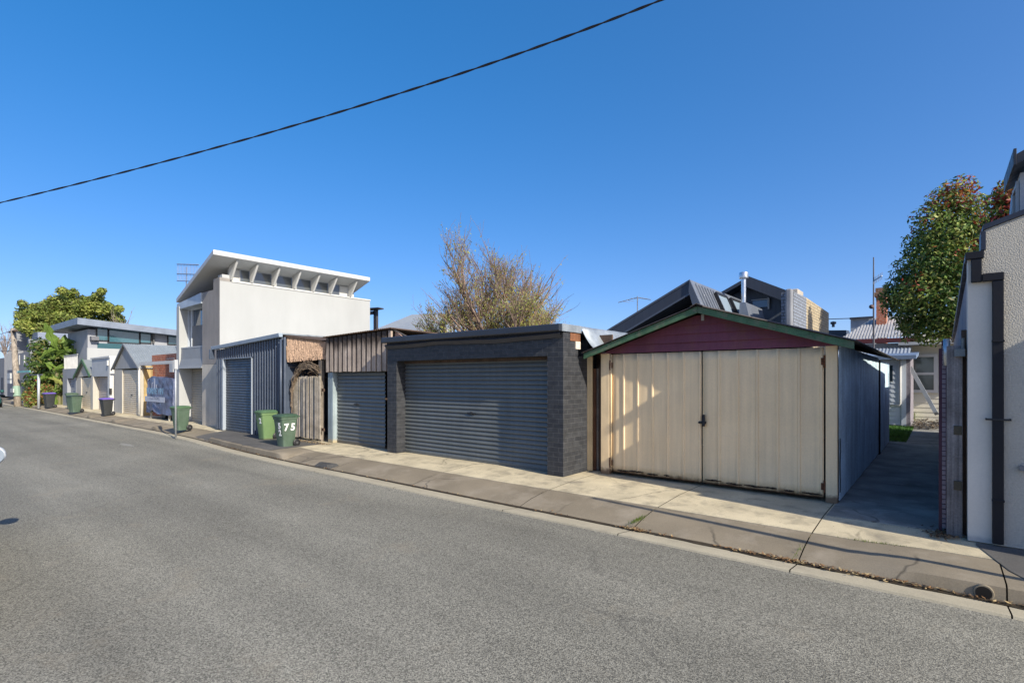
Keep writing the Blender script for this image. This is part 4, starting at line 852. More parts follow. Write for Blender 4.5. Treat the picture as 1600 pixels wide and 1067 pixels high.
x, y = X(56.5, 7), 7; mb = MB(); mb.path([(x, y, -.1), (x, y, Z(56, 590, y))], .05, 8); link('post', mb, gp, t)
z0, z1 = Z(56, 602, y), Z(56, 591.5, y); x0, x1 = X(53, y), X(58.6, y)
mb = MB(); mb.box(x0, y-.09, z0, x1, y-.06, z1); pl = link('plate', mb, M('sign red', (.55, .05, .06), .5), t)
mb = MB(); zz = lerp(z0, z1, .42); mb.box(x0+.05, y-.094, zz-.06, x1-.05, y-.0905, zz+.06); mb.box(x0+.15, y-.094, z0+.02, x1-.2, y-.0905, z0+.10); link('panel', mb, white_paint, pl)
mb = MB(); cxx, czz = (x0+x1)/2, lerp(z0, z1, .75); mb.lathe((cxx, y-.094, czz), [(0, 0), (.17, 0), (.17, .003), (0, .003)], 20, 'y'); link('disc', mb, white_paint, pl)
# timber power pole
t = thing('power_pole', (X(27, 6.4), 6.4, -.1), 'leaning grey timber power pole with wires at the end of the street', 'power pole')
y = 6.4; zt = Z(20, 514, y); mb = MB(); mb.path([(X(28, y), y, -.2), (X(25.5, y), y, 1.9), (X(20.5, y), y, zt)], [.21, .19, .15], 12); link('pole', mb, M('pole timber', (.33, .28, .22), .9, 0, .25, 2, .2, streak=.4), t, smooth=True)
mb = MB(); mb.box(X(16, y), y-.1, Z(20, 519, y), X(25, y), y+.1, Z(20, 517, y)); link('crossarm', mb, dark_timber, t)
mb = MB(); mb.box(X(18.5, y), y-.25, Z(20, 592, y), X(23, y), y-.15, Z(20, 583, y)); link('fuse_box', mb, light_grey, t); mb = MB(); mb.box(X(18.5, y), y-.25, Z(20, 599, y), X(23, y), y-.15, Z(20, 593.5, y)); link('meter_box', mb, light_grey, t)
mb = MB(); mb.box(X(24, y)-.1, y-.26, Z(26, 613, y), X(28.3, y), y-.2, Z(26, 607, y)); mb2 = mb; link('notice', mb, white_paint, t)
mb = MB(); mb.path([(X(27.4, y), y-.02, .5), (X(26.4, y), y-.02, 1.2)], .212, 12, cap=False); link('pole_wrap', mb, M('green wrap', (.25, .36, .27), .6), t)
t = thing('street_name_sign', (X(38, 6.9), 6.9, 0), 'long turquoise street name blade sticking out beside the power pole', 'sign')
y = 6.3; mb = MB(); mb.box(X(28, y), y-.02, Z(38, 582, y), X(47, y), y+.02, Z(38, 579, y)); link('blade', mb, M('turquoise', (.16, .42, .38), .5), t)
mb = MB(); mb.box(X(27, y), y-.04, Z(38, 583, y), X(28, y), y+.04, Z(38, 578, y)); link('bracket', mb, galv, t)
for i, (pa, pb) in enumerate((((-30, 527), (60, 528)), ((-30, 545), (58, 546)), ((-30, 525), (20, 516)))):
    ya = 6.4+i*.1; ax0, az0 = X(pa[0], ya), Z(pa[0], pa[1], ya); bx0, bz0 = X(pb[0], ya), Z(pb[0], pb[1], ya)
    mb = MB(); mb.path([Vector((lerp(ax0, bx0, k/10), ya, lerp(az0, bz0, k/10)-.15*math.sin(math.pi*k/10))) for k in range(11)], .018, 5)
    tag(link('wire', mb, black_pl), ['upper of two dark wires crossing the power pole', 'lower of two dark wires crossing the power pole', 'dark wire running from the power pole head out of view'][i], 'wire', 'wires at the power pole')
# ================================================================ FAR END
g = thing('corner_shop', (X(36, 8.3), 8.3, 0), 'far grey two storey building with narrow windows and peaked parapets at the corner', 'building')
y = 8.3; far_g = M('far grey render', (.22, .225, .235), .85, 0, .08)
mb = MB(); zt = Z(30, 515, y); mb.prism([(X(24.5, y), 0), (X(47, y), 0), (X(47, y), Z(47, 545, y)), (X(44.5, y), Z(45, 530, y)), (X(43.5, y), Z(44, 548, y)), (X(36, y), Z(36, 551, y)), (X(28, y), Z(28, 553, y)), (X(24.5, y), Z(25, 515, y))], 'y', y, y+6); link('wall', mb, far_g, g)
mb = MB(); mb.prism([(X(26, y), Z(26, 553, y)), (X(30, y), Z(30, 520, y)), (X(44, y), Z(44, 518, y)), (X(45, y), Z(45, 545, y))], 'y', y+.6, y+5); link('roof', mb, M('far roof blue', (.15, .18, .25), .5), g)
for a in (29.5, 37.5): mb = MB(); mb.box(X(a, y), y-.04, Z(a, 570, y), X(a+1.6, y), y-.003, Z(a, 555, y)); link('window', mb, white_paint, g)
for a, u, v_ in ((30.5, 632, 595), (35.5, 632, 598)): mb = MB(); mb.box(X(a, y), y-.04, .0, X(a+2.6, y), y-.003, Z(a, v_, y)); link('doorway', mb, M('dark blue recess', (.03, .035, .05), .6), g)
g = thing('cream_shop', (X(15, 8.5), 8.5, 0), 'far cream building with a dark shop awning beside the power pole', 'building')
y = 8.5; mb = MB(); mb.box(X(8, y), y, 0, X(24, y), y+6, Z(15, 552, y)); link('wall', mb, M('far cream', (.62, .58, .5), .85), g)
mb = MB(); mb.box(X(12.5, y), y-.05, .0, X(22, y), y-.003, Z(16, 578, y)); link('shopfront', mb, M('shop grey', (.12, .12, .14), .6), g)
mb = MB(); mb.prism([(X(9, y), Z(12, 552, y)), (X(13, y), Z(13, 547, y)), (X(24, y), Z(24, 550, y)), (X(24, y), Z(24, 552, y))], 'y', y+.1, y+.5); link('parapet', mb, M('far cream', (.62, .58, .5)), g)
g = thing('grey_terrace', (X(0, 9), 9, 0), 'far low grey building at the very left behind the parked green car', 'building')
y = 9.0; mb = MB(); mb.box(X(-25, y), y, 0, X(7, y), y+8, Z(0, 560, y)); link('wall', mb, far_g, g); mb = MB(); mb.box(X(2.5, y), y-.05, 0, X(5.5, y), y-.003, Z(3, 590, y)); link('doorway', mb, M('dark blue recess', (.03, .035, .05)), g)

# ---------------------------------------------------------------- cars
def car(name, loc, rz, paint, label, mirror_m=None):
    c = thing(name, (0, 0, 0), label, 'car'); L = 4.3
    secs = [(-2.15, .62, .30, .62, 0), (-2.05, .76, .22, .78, 0), (-1.5, .84, .18, .92, 0), (-.9, .86, .18, .98, 0), (0, .87, .18, .98, 0), (.9, .86, .18, .97, 0), (1.5, .84, .18, .90, 0), (2.0, .78, .22, .76, 0), (2.15, .64, .32, .60, 0)]
    mb = MB(); vv = []
    for x, hw, z0, z1, _ in secs:
        for a, b in ((-.88, 0), (-1, .18), (-1, .55), (-.94, .85), (-.8, 1), (0, 1.02), (.8, 1), (.94, .85), (1, .55), (1, .18), (.88, 0)): vv.append((x, hw*a, lerp(z0, z1, b)))
    k = 11; n = len(secs)
    mb.add(vv, [(i*k+j, i*k+(j+1) % k, (i+1)*k+(j+1) % k, (i+1)*k+j) for i in range(n-1) for j in range(k)]+[tuple(range(k)), tuple(range(n*k-1, (n-1)*k-1, -1))])
    body = link('body', mb, paint, c, smooth='auto')
    mb = MB(); cab = [(-1.75, .70, .97), (-1.15, .58, 1.38), (-.3, .60, 1.44), (.35, .58, 1.41), (1.15, .72, .97)]
    pts = [(x, y_, z) for x, y_, z in cab]+[(x, -y_, z) for x, y_, z in cab]
    mb.add(pts, [(0, 1, 2, 3, 4), (9, 8, 7, 6, 5), (0, 1, 6, 5), (3, 4, 9, 8)]); link('window', mb, win_glass, c)
    mb = MB(); mb.hexa([(-1.18, -.59, 1.36), (.38, -.59, 1.39), (.38, .59, 1.39), (-1.18, .59, 1.36), (-1.1, -.5, 1.43), (.3, -.5, 1.46), (.3, .5, 1.46), (-1.1, .5, 1.43)]); link('roof', mb, paint, c, bev=.02)
    for x in (-1.35, 1.35):
        for s in (-1, 1):
            mb = MB(); mb.lathe((x, s*.80-.09, .31), [(0, 0), (.24, 0), (.31, .02), (.31, .16), (.24, .18), (0, .18)], 24, 'y'); o = link('wheel', mb, black_pl, c, smooth='auto')
            mb = MB(); mb.lathe((x, (.895 if s > 0 else -.905), .31), [(0, 0), (.19, 0), (.17, .01), (0, .012)], 16, 'y'); link('rim', mb, galv, o)
    for s in (-1, 1):
        mb = MB(); mb.box(-2.12, s*.55-.12, .58, -2.0, s*.55+.12, .72); link('tail_light', mb, M('tail red', (.4, .02, .02), .3), c, bev=.02)
        mb = MB(); mb.box(2.0, s*.52-.14, .52, 2.12, s*.52+.14, .66); link('headlight', mb, galv, c, bev=.03)
        mb = MB(); prof = [(0, 0), (.05, .01), (.085, .04), (.095, .08), (.085, .12), (.0, .135)]
        mb.lathe((.62, s*.98, 1.08), [(.0, -.05), (.07, -.045), (.095, -.02), (.10, .03), (.08, .07), (0, .08)], 16, 'x'); mm = link('mirror', mb, mirror_m or paint, c, smooth=True)
        mb = MB(); mb.lathe((.565, s*.98, 1.08), [(0, 0), (.082, 0), (.082, .008), (0, .008)], 18, 'x'); link('mirror_glass', mb, glass('mirror glass', (.25, .3, .36), .05), mm)
        mb = MB(); mb.bar((.64, s*.75, .98), (.62, s*.92, 1.05), .04, .03); link('mirror_arm', mb, black_pl, mm)
    mb = MB(); mb.box(-2.16, -.26, .45, -2.13, .26, .57); link('number_plate', mb, white_paint, c)
    c.location = loc; c.rotation_euler.z = rz; return c
car('parked_car', (-50.5, 4.6, -.17), R(0), M('dark green paint', (.02, .09, .08), .3, 0, .05), 'dark green car parked at the far end of the street')
car('parked_car', (-7.35, -.24, -.15), R(172.5), M('dark blue paint', (.03, .04, .07), .25, 0, .05), 'car just out of view whose pale round mirror shows at the left edge', M('mirror shell', (.55, .58, .6), .3))

# ================================================================ OVERHEAD CABLE
def dep(px, py, t): a, b = rr(px); return Vector((a*t, b*t, EYE+t*(592-py)/F_PX))
P0, P1, P2 = dep(-60, 331, 15.0), dep(500, 184.5, 11.2), dep(1120, -36, 8.2)
mb = MB(); n = 160
for ph in (0, math.pi):
    pts = []
    for i in range(n+1):
        t_ = i/n*2; t_ = t_-.0
        L0 = (t_-1)*(t_-2)/2; L1 = -t_*(t_-2); L2 = t_*(t_-1)/2
        p = P0*L0+P1*L1+P2*L2; a = ph+i*.62
        pts.append(p+Vector((.3*math.cos(a), .2*math.cos(a), math.sin(a)))*.013)
    mb.path(pts, .0125, 5)
tag(link('overhead_cable', mb, M('black cable', (.012, .012, .016), .6)), 'long sagging twisted black cable crossing the open sky', 'cable')

# ================================================================ RIGHT HAND BUILDING
g = thing('stucco_building', (.6, 7.5, 0), 'grey stucco building at the right edge with a stepped black downpipe', 'building')
YF = 7.5
stucco = M('rough stucco', (.50, .465, .39), .92, 0, .07, 1.5, .08, bump=1.0, bs=75, bd=.012, stain=(.36, .33, .25), stain_amt=.2)
smooth_r = M('smooth grey render', (.68, .63, .54), .8, 0, .07, 1.3, .03, bump=.15, bs=30, stain=(.62, .58, .53), stain_amt=.3, base=(.45, .42, .38), base_h=.12)
xl, xm, xs = X(1512, YF), X(1552, YF), X(1538, YF)
zA, zP = Z(1515, 405, YF), Z(1538, 360, YF)
mb = MB(); mb.box(xl, YF+.012, 0, xm, 7.8, Z(1545, 438, YF)); mb.box(xl, YF+.012, Z(1545, 438, YF), X(1533, YF), 7.8, zA); link('lower_pier', mb, smooth_r, g, bev=.004)
def par(x): return zP+(x-xs)*.335
mb = MB(); mb.prism([(xm, 0), (1.59, 0), (1.59, par(1.59)), (xs, par(xs)), (xs, zA+.0), (X(1534, YF), zA), (X(1534, YF), Z(1545, 436, YF)), (xm, Z(1545, 436, YF))], 'y', YF, 7.8); link('front_wall', mb, stucco, g)
mb = MB(); mb.prism([(xs-.012, par(xs)+.0), (1.59, par(1.59)+.0), (1.59, par(1.59)+.055), (xs-.012, par(xs)+.055)], 'y', YF-.02, 7.82); link('coping', mb, M('black flashing', (.035, .04, .055), .4, .2), g, bev=.003)
# side wall along the alley
zB = ZX(1484, 530, xl); yb_ = 12
mb = MB(); mb.prism([(7.8, 0), (16, 0), (16, 2.6), (13, 2.7), (7.8, zA-.02)], 'x', xl+.02, xl+.25); link('side_wall', mb, M('pinkish brick render', (.40, .33, .32), .85, 0, .15, 2, .1), g)
mb = MB(); mb.prism([(7.81, zA+.02), (7.81, zA+.06), (16.02, 2.66), (16.02, 2.6), (13, 2.7)], 'x', xl-.02, xl+.27); mb.box(xl-.02, 7.48, zA+.0, xl+.0, 7.808, zA+.06); link('side_coping', mb, M('black flashing', (.035, .04, .055)), g)
bk = M('black downpipe', (.014, .014, .017), .5, 0, .1, 3, .05, wobble=.006, spec=.25)
xa_, xb_, xc_, xd_ = X(1517, YF), X(1534, YF), X(1550, YF), X(1568.5, YF)
z1_, z2_, z3_ = Z(1520, 403, YF), Z(1545, 428, YF), Z(1545, 440, YF)
mb = MB(); yq = YF-.06
mb.box(X(1508, YF), yq, z1_-.02, xb_+.015, YF, z1_+.055); link('rain_head', mb, bk, g, bev=.004)
mb = MB(); mb.box(xa_, yq+.006, z3_, xb_, YF, z1_-.022); link('downpipe', mb, bk, g, bev=.006)
mb = MB(); mb.box(xa_-.006, yq-.004, z3_-.004, xd_, YF, z2_+.0) if False else mb.box(xb_+.001, yq+.002, z3_, xd_, YF, z2_); link('downpipe', mb, bk, g, bev=.006)
mb = MB(); mb.box(xc_, yq+.008, .02, xd_-.002, YF+.01, z3_-.002); link('downpipe', mb, bk, g, bev=.006)
mb = MB(); mb.box(xs-.028, YF-.03, Z(1538, 391, YF), xs+.012, 7.78, Z(1538, 362, YF)); link('corner_flashing', mb, M('black flashing', (0, 0, 0)), g, bev=.003)
for zz in (Z(1560, 655, YF), Z(1560, 781, YF), Z(1560, 533, YF)):
    mb = MB(); w2 = .05 if zz > 1 and zz < 1.6 else .0; mb.box(xc_-w2-.004, yq-.004, zz-.010, xd_+w2+.004, yq+.004, zz+.010); mb.box(xc_-w2-.004, yq+.004, zz-.01, xc_-w2+.012, YF-.001, zz+.01); mb.box(xd_+w2-.012, yq+.004, zz-.01, xd_+w2+.004, YF-.001, zz+.01); link('pipe_bracket', mb, bk if w2 == 0 else black_pl, g, bev=.002)
mb = MB(); mb.box(X(1592, YF), YF-.05, Z(1598, 735, YF), X(1612, YF), YF-.002, Z(1598, 727, YF)); link('wall_vent', mb, M('vent grey', (.2, .2, .2), .6), g)
# upper storey with deep eave
UX, UE, zE, SL = .68, .62, 4.0, .5
dkb = M('near black trim', (.03, .035, .045), .45, .1)
mb = MB(); mb.box(UX, 7.9, 3.2, 2.6, 8.45, 3.99); link('upper_wall', mb, light_grey, g)
mb = MB(); mb.box(UE-.02, 7.56, zE-.01, UE+.005, 8.62, zE+.16); link('eave_fascia', mb, dkb, g, bev=.003)
mb = MB(); mb.hexa([(UE+.007, 7.56, zE), (1.0, 7.56, zE+.38*SL), (1.0, 8.60, zE+.38*SL), (UE+.007, 8.60, zE), (UE+.007, 7.56, zE+.10), (1.0, 7.56, zE+.38*SL+.10), (1.0, 8.60, zE+.38*SL+.10), (UE+.007, 8.60, zE+.10)]); link('upper_roof', mb, dkb, g)
mb = MB(); mb.box(UX-.012, 7.98, 3.42, UX-.002, 8.30, 3.86); wnd = link('window', mb, win_glass, g)
mb = MB(); mb.box(UX-.03, 7.95, 3.36, UX-.003, 7.98, 3.92); mb.box(UX-.03, 8.30, 3.36, UX-.003, 8.335, 3.92); mb.box(UX-.03, 7.98, 3.86, UX-.003, 8.30, 3.90); link('window_frame', mb, light_grey, wnd)
mb = MB(); mb.hexa([(UX-.06, 8.36, 3.2), (UX-.002, 8.36, 3.2), (UX-.002, 8.44, 3.2), (UX-.08, 8.44, 3.2), (UX-.02, 8.36, 3.9), (UX-.002, 8.36, 3.9), (UX-.002, 8.44, 3.9), (UX-.03, 8.44, 3.9)]); link('sloped_panel', mb, zinc, g)
# body beyond the frame shaped to throw the shade over the alley and shed
mb = MB(); mb.prism([(1.02, 3.0), (1.02, 4.14), (2.5, 5.22), (2.62, 5.9), (9, 7.2), (9, 0), (3.0, 0), (3.0, 3.0)], 'y', 7.805, 10.2); link('main_body', mb, light_grey, g)
mb = MB(); mb.prism([(1.6, 3.0), (1.6, 4.56), (2.55, 5.25), (2.6, 5.8), (9, 7.1), (9, 3.0)], 'y', 7.5, 7.80); link('gable_wall', mb, stucco, g)
mb = MB(); mb.box(3.05, 6.78, 0, 9, 7.49, 3.6); mb.box(1.6, 7.5, 0, 9, 7.79, 2.99); link('unseen_wing', mb, stucco, g)  # unseen volume, added and sized for its shadow on footpath and wall foot
t = thing('sign_post', (1.9, 6.3, -.05), 'leaning slim steel post just past the right edge, its shadow lies along the footpath', 'post')
mb = MB(); mb.path([(1.9, 6.34, -.1), (1.9, 5.79, 3.57)], [.045, .036], 12); link('pole', mb, galv, t, smooth=True); mb = MB(); mb.lathe((1.9, 5.79, 3.57), [(.036, 0), (.036, .02), (0, .03)], 10); link('cap', mb, galv, t)

# ================================================================ ALLEY FENCE AND POST
g = thing('alley_fence', (.08, 16, 0), 'dark purple ribbed fence running down the right side of the alley', 'fence')
mb = MB(); mb.sheet((.06, 7.95, .03), (0, 1, 0), (0, 0, 1), (-1, 0, 0), 14, 2.15, .2, .03, 'trap'); link('panel', mb, M('purple iron', (.075, .028, .045), .55, .1, .2, 2, .1, streak=.2), g)
mb = MB(); mb.box(.02, 7.95, 2.16, .10, 22, 2.20); link('capping', mb, M('purple iron', (0, 0, 0)), g)
g = thing('timber_post', (.15, 7.6, 0), 'thick weathered timber sleeper post with metal lugs beside the stucco building', 'post')
mb = MB(); x0, x1 = X(1479, 7.62), X(1504, 7.62); mb.box(x0, 7.62, -.02, x1, 7.70, 2.12); link('post', mb, M('sleeper timber', (.22, .20, .19), .9, 0, .3, 3, .2, bump=.6, bs=50, streak=.5, sts=30, stain=(.08, .07, .065), stain_amt=.7, stain_s=2.5), g, bev=.008)
mb = MB(); mb.path([(x0-.0, 7.66, 1.9), (x0-.0, 7.66, 2.2)], .03, 10); link('top_pipe', mb, galv, g, smooth=True)
for z in (Z(1495, 550, 7.62), ): mb = MB(); mb.box(x1-.07, 7.56, z-.05, x1+.02, 7.615, z+.03); mb.path([(x1-.0, 7.59, z), (x1-.0, 7.59, z+.15)], .016, 8); link('hinge_lug', mb, M('lug grey', (.16, .18, .18), .6, .3), g)
for z in (Z(1495, 672, 7.62), Z(1495, 758, 7.62)): mb = MB(); mb.box(x1-.075, 7.605, z-.05, x1-.005, 7.619, z+.05); link('bolt_plate', mb, M('rusty plate', (.09, .075, .05), .8, .2), g, bev=.004)
g = thing('gate_stile', (.03, 7.8, 0), 'narrow corrugated gate edge between the alley fence and the timber post', 'gate')
mb = MB(); x0, x1 = X(1472, 7.75), X(1478.5, 7.75)
for i in range(38): z = .05+i*.055; mb.box(x0, 7.75, z, x1-.004, 7.79, z+.045)
link('slats', mb, M('gate slat', (.27, .22, .24), .7, 0, .2, 5, .1), g); mb = MB(); mb.box(x1-.004, 7.74, 0, x1+.004, 7.80, 2.15); mb.box(x0-.03, 7.76, 0, x0, 7.80, 2.1); link('stile', mb, M('purple iron', (0, 0, 0)), g)
# dark gap between post and building
mb = MB(); mb.box(.19, 7.75, 0, .24, 7.8, 2.3); tag(link('gap_board', mb, dark_timber), 'dark board filling the slot between timber post and stucco building', 'board')

# ================================================================ BACKGROUND HOUSES
# dark modern house behind the tan shed
g = thing('dark_house', (-6, 13, 0), 'dark modern house behind the tan shed with a steep skylit roof', 'house')
Y0 = 13.0
dk = M('dark zinc roof', (.060, .066, .08), .45, .3, .1, 1, .05, streak=.1); dkw = M('dark zinc edge', (.11, .12, .14), .4, .3, .08)
pL, pA, pR = (X(950, Y0), Z(950, 515, Y0)), (X(1078, Y0), Z(1078, 437, Y0)), (X(1096, Y0), Z(1096, 478, Y0))
DX, DZ_ = pR[0]-pA[0], pR[1]-pA[1]; pS = (pA[0]+DX*2.1, pA[1]+DZ_*2.1); sl_ = (pA[1]-pL[1])/(pA[0]-pL[0])
pL2 = (pL[0]-2.5, pL[1]-2.5*sl_); YEnd = YX(1207, pA[0])
mb = MB(); mb.prism([pL2, pA, pS, (pS[0], 0), (pL2[0], 0)], 'y', Y0+1.0, YEnd-.1); link('wall', mb, M('dark cladding wall', (.03, .032, .038), .6, .1), g)
th = .30
mb = MB(); mb.prism([pL2, pA, (pA[0], pA[1]-th*1.15), (pL2[0], pL2[1]-th*1.15)], 'y', Y0, YEnd); link('roof', mb, dk, g)
mb = MB(); n_ = Vector((-DZ_, 0, DX)).normalized(); n_ = n_ if n_.x > 0 else -n_
off = n_*.0
mb.prism([(pA[0]+.001, pA[1]), (pS[0], pS[1]), (pS[0]-.16, pS[1]), (pA[0]+.001, pA[1]-.35)], 'y', Y0, YEnd); rs_ = link('roof', mb, M('steel blue standing seam', (.20, .22, .25), .4, .3, .08, 1, .04, streak=.1), g)
mb = MB(); mb.prism([(pL2[0], pL2[1]+.004), (pA[0], pA[1]+.004), (pA[0], pA[1]-.05), (pL2[0], pL2[1]-.05)], 'y', Y0-.02, Y0-.001); mb.prism([(pL2[0], pL2[1]-th*1.1), (pA[0], pA[1]-th*1.1), (pA[0], pA[1]-th*1.1-.05), (pL2[0], pL2[1]-th*1.1-.05)], 'y', Y0-.02, Y0-.001); link('verge_trim', mb, dkw, g)
mb = MB(); mb.prism([pA, pS, (pS[0]-.3, pS[1]), (pA[0]-.02, pA[1]-.30)], 'y', Y0-.04, Y0-.001); link('verge', mb, dkw, g)
# gable glazing recessed in the shade
mb = MB(); mb.prism([(pL[0]+.9, 2.7), (pA[0]+.15, 2.7), (pA[0]+.12, pA[1]-.9), (pA[0]-.3, pA[1]-.62)], 'y', Y0+.93, Y0+.98); link('window', mb, glass('gable glass', (.05, .07, .09), .06), g)
def onroof(y, s): return Vector((pA[0]+DX*s, y, pA[1]+DZ_*s))
dxz = DX/ DZ_
for (a, b) in ((1117, 1132), (1140, 1156)):
    ya, yb = YX(a, pA[0]+.1), YX(b, pA[0]+.1)+.05; q = MB()
    c = [onroof(ya, .28), onroof(yb, .28), onroof(yb, 1.4), onroof(ya, 1.4)]; q.hexa([p+n_*.01 for p in c]+[p+n_*.07 for p in c]); sk = link('skylight', q, glass('skylight glass', (.30, .38, .45), .05), g)
    q = MB()
    for y in (ya, yb): q.bar(onroof(y, .24)+n_*.03, onroof(y, 1.45)+n_*.03, .08, .12, up=n_)
    q.bar(onroof(ya, .26)+n_*.03, onroof(yb, .26)+n_*.03, .08, .12, up=n_); link('skylight_frame', q, black_pl, sk)
mb = MB()
for i in range(8):
    y = Y0+.25+i*.22; mb.bar(onroof(y, .12)+n_*.01, onroof(y, 2.0)+n_*.01, .02, .05, up=n_)
link('standing_seam', mb, M('seam grey', (.26, .28, .31), .4, .3), rs_)
# flue on its clad box
g = thing('flue', (X(1162, 15.5), 15.5, 2), 'shiny steel flue with a cowl rising from a zinc clad box', 'flue')
y = 15.5; fx = X(1162, y); z0, z1 = Z(1162, 480, y), Z(1162, 427, y); k_ = y/rr(1162)[1]/F_PX
mb = MB(); mb.lathe((fx, y, 0), [(3.4*k_, z0-.6), (3.4*k_, z1-.1)], 20); link('pipe', mb, M('bright steel', (.62, .65, .68), .28, .85, .08, 3, .04), g, smooth='auto')
mb = MB(); cz = Z(1162, 434, y); mb.lathe((fx, y, 0), [(4.5*k_, cz-.04), (6.6*k_, cz-.02), (6.8*k_, cz), (6.8*k_, z1), (6.3*k_, z1+.02), (0, z1+.02)], 24); link('cowl', mb, M('bright steel', (0, 0, 0)), g, smooth='auto')
mb = MB(); xa, xb = X(1158, y), X(1190, y)
mb.hexa([(X(1156, y), y-.4, 1.6), (X(1202, y), y-.4, 1.6), (X(1202, y), y+1.2, 1.6), (X(1156, y), y+1.2, 1.6), (X(1159, y), y-.2, Z(1160, 474, y)), (X(1168, y), y-.2, Z(1160, 474, y)), (X(1188, y+1), y+1.2, Z(1188, 482, y+1)), (X(1170, y+1), y+1.2, Z(1170, 474, y+1))]); link('clad_box', mb, M('steel blue standing seam', (0, 0, 0)), g)
# second dark gable
g = thing('dark_gable', (X(1180, 17.5), 17.5, 0), 'second dark gable with a corner window behind the flue', 'house')
y = 17.5; pts = [(X(1132, y), Z(1132, 459, y)), (X(1167, y), Z(1167, 439, y)), (X(1232, y), Z(1232, 463, y)), (X(1240, y), 0), (X(1132, y), 0)]
mb = MB(); mb.prism(pts, 'y', y+.5, y+7); link('wall', mb, M('slate cladding', (.10, .12, .15), .6, .1, .1, streak=.15), g)
mb = MB(); mb.bar((X(1130, y), y+.2, Z(1130, 460, y)), (X(1167, y), y+.2, Z(1167, 439, y)), .8, .10); mb.bar((X(1167, y), y+.2, Z(1167, 440, y)), (X(1236, y), y+.2, Z(1236, 466, y)), .8, .32); link('roof_edge', mb, dk, g)
mb = MB(); mb.box(X(1170, y), y+.44, Z(1180, 478, y), X(1194, y), y+.49, Z(1180, 467, y)); q = link('window', mb, glass('corner glass', (.10, .16, .24), .06), g)
mb = MB(); mb.box(X(1194, y), y+.40, Z(1180, 482, y), X(1197, y), y+.5, Z(1180, 464, y)); mb.box(X(1168, y), y+.40, Z(1180, 466.5, y), X(1194, y), y+.5, Z(1180, 465, y)); link('frame', mb, light_grey, q)
# brick party wall with render pier
g = thing('party_wall', (-3, 18, 0), 'tall cream brick party wall with a rendered pier end behind the shed roof', 'wall')
PX_ = -3.0; ya, yb, yc = YX(1240, PX_), YX(1260, PX_), YX(1295, PX_)
mb = MB(); mb.prism([(yb, 0), (yc, 0), (yc, ZX(1295, 489, PX_)), (yb, ZX(1260, 465, PX_))], 'x', PX_-.3, PX_); link('wall', mb, cream_brick, g)
mb = MB(); mb.prism([(ya, 0), (yb, 0), (yb, ZX(1259, 464, PX_)), (ya, ZX(1240, 456, PX_))], 'x', PX_-.3, PX_); link('painted_end', mb, brick('blue grey brick', (.24, .27, .33), (.20, .23, .28), (.10, .1, .1)), g)
mb = MB(); mb.box(X(1230, ya), ya-.25, 0, X(1240, ya-.0)-.0, ya-.003, Z(1235, 453, ya)); link('pier', mb, M('pier grey', (.24, .25, .27), .85, 0, .15, 2, .1), g, bev=.04)
yy = YX(1248, PX_); mb = MB(); mb.box(PX_-.32, yy, ZX(1250, 470, PX_), PX_-.02, yy+.75, ZX(1250, 452, PX_)); link('chimney', mb, M('chimney cream', (.42, .38, .32), .85), g, bev=.02)
# corrugated roof cottage
g = thing('cottage', (-1.5, 27, 0), 'old cottage with a pale corrugated hip roof and dark red gutter', 'house')
y = 27.0; ridge_z = Z(1370, 496, y+3); ez = Z(1370, 529, y)
xl_, xr_ = X(1310, y), X(1415, y)
def hip(mb, x0, x1, y0, z0, xa, xb, y1, z1, pitch=.11):
    n = int((x1-x0)/pitch)
    for i in range(n):
        a, b = x0+(x1-x0)*i/n, x0+(x1-x0)*(i+1)/n
        for (s, e, dz) in ((0, .5, .03), (.5, 1, 0)):
            u0, u1 = lerp(a, b, s), lerp(a, b, e)
            def t_(x): return max(0, min(1, (x-x0)/max(.01, xa-x0), (x1-x)/max(.01, x1-xb)))
            q0, q1 = t_(u0), t_(u1)
            mb.add([(u0, y0, z0+dz), (u1, y0, z0+dz), (u1, lerp(y0, y1, q1), lerp(z0, z1, q1)+dz), (u0, lerp(y0, y1, q0), lerp(z0, z1, q0)+dz)], [(0, 1, 2, 3)])
            mb.add([(u1, y0, z0), (u1, y0, z0+.03), (u1, lerp(y0, y1, q1), lerp(z0, z1, q1)+.03), (u1, lerp(y0, y1, q1), lerp(z0, z1, q1))], [(0, 1, 2, 3)])
mb = MB(); hip(mb, xl_, xr_+.5, y, ez, X(1366, y+3), xr_+.3, y+3.2, ridge_z); link('roof', mb, M('pale roof iron', (.46, .45, .43), .6, .1, .12, 1.5, .1, streak=.2), g)
mb = MB(); mb.box(xl_, y-.12, ez-.20, xr_+.5, y+.0, ez-.01); link('gutter', mb, M('dark red paint', (.10, .022, .022), .6), g, bev=.02)
mb = MB(); mb.box(xl_+.3, y+.3, 0, xr_+.2, y+.5, ez-.2); mb.box(xl_+.3, y+.5, 0, xl_+.5, y+6, ez-.2); link('wall', mb, white_paint, g)
mb = MB(); mb.sheet((xl_-1.2, y-.2, ez-.45), (1, 0, 0), (0, -1, -.30), (0, .2, 1), X(1422, y-1)-xl_+1.2, 1.9, .12, .03, 'sin', th=.01); link('lean_to_roof', mb, M('blue grey iron', (.28, .32, .37), .5, .15, .12, streak=.2), g, smooth='auto')
g2 = thing('brick_chimney', (X(1375, 29), 29, 3.5), 'red brick chimney with a corbelled top partly hidden by the tree', 'chimney')
y = 29; mb = MB(); mb.box(X(1369, y), y, 3.0, X(1385, y), y+.7, Z(1375, 455, y)); link('stack', mb, red_brick, g2)
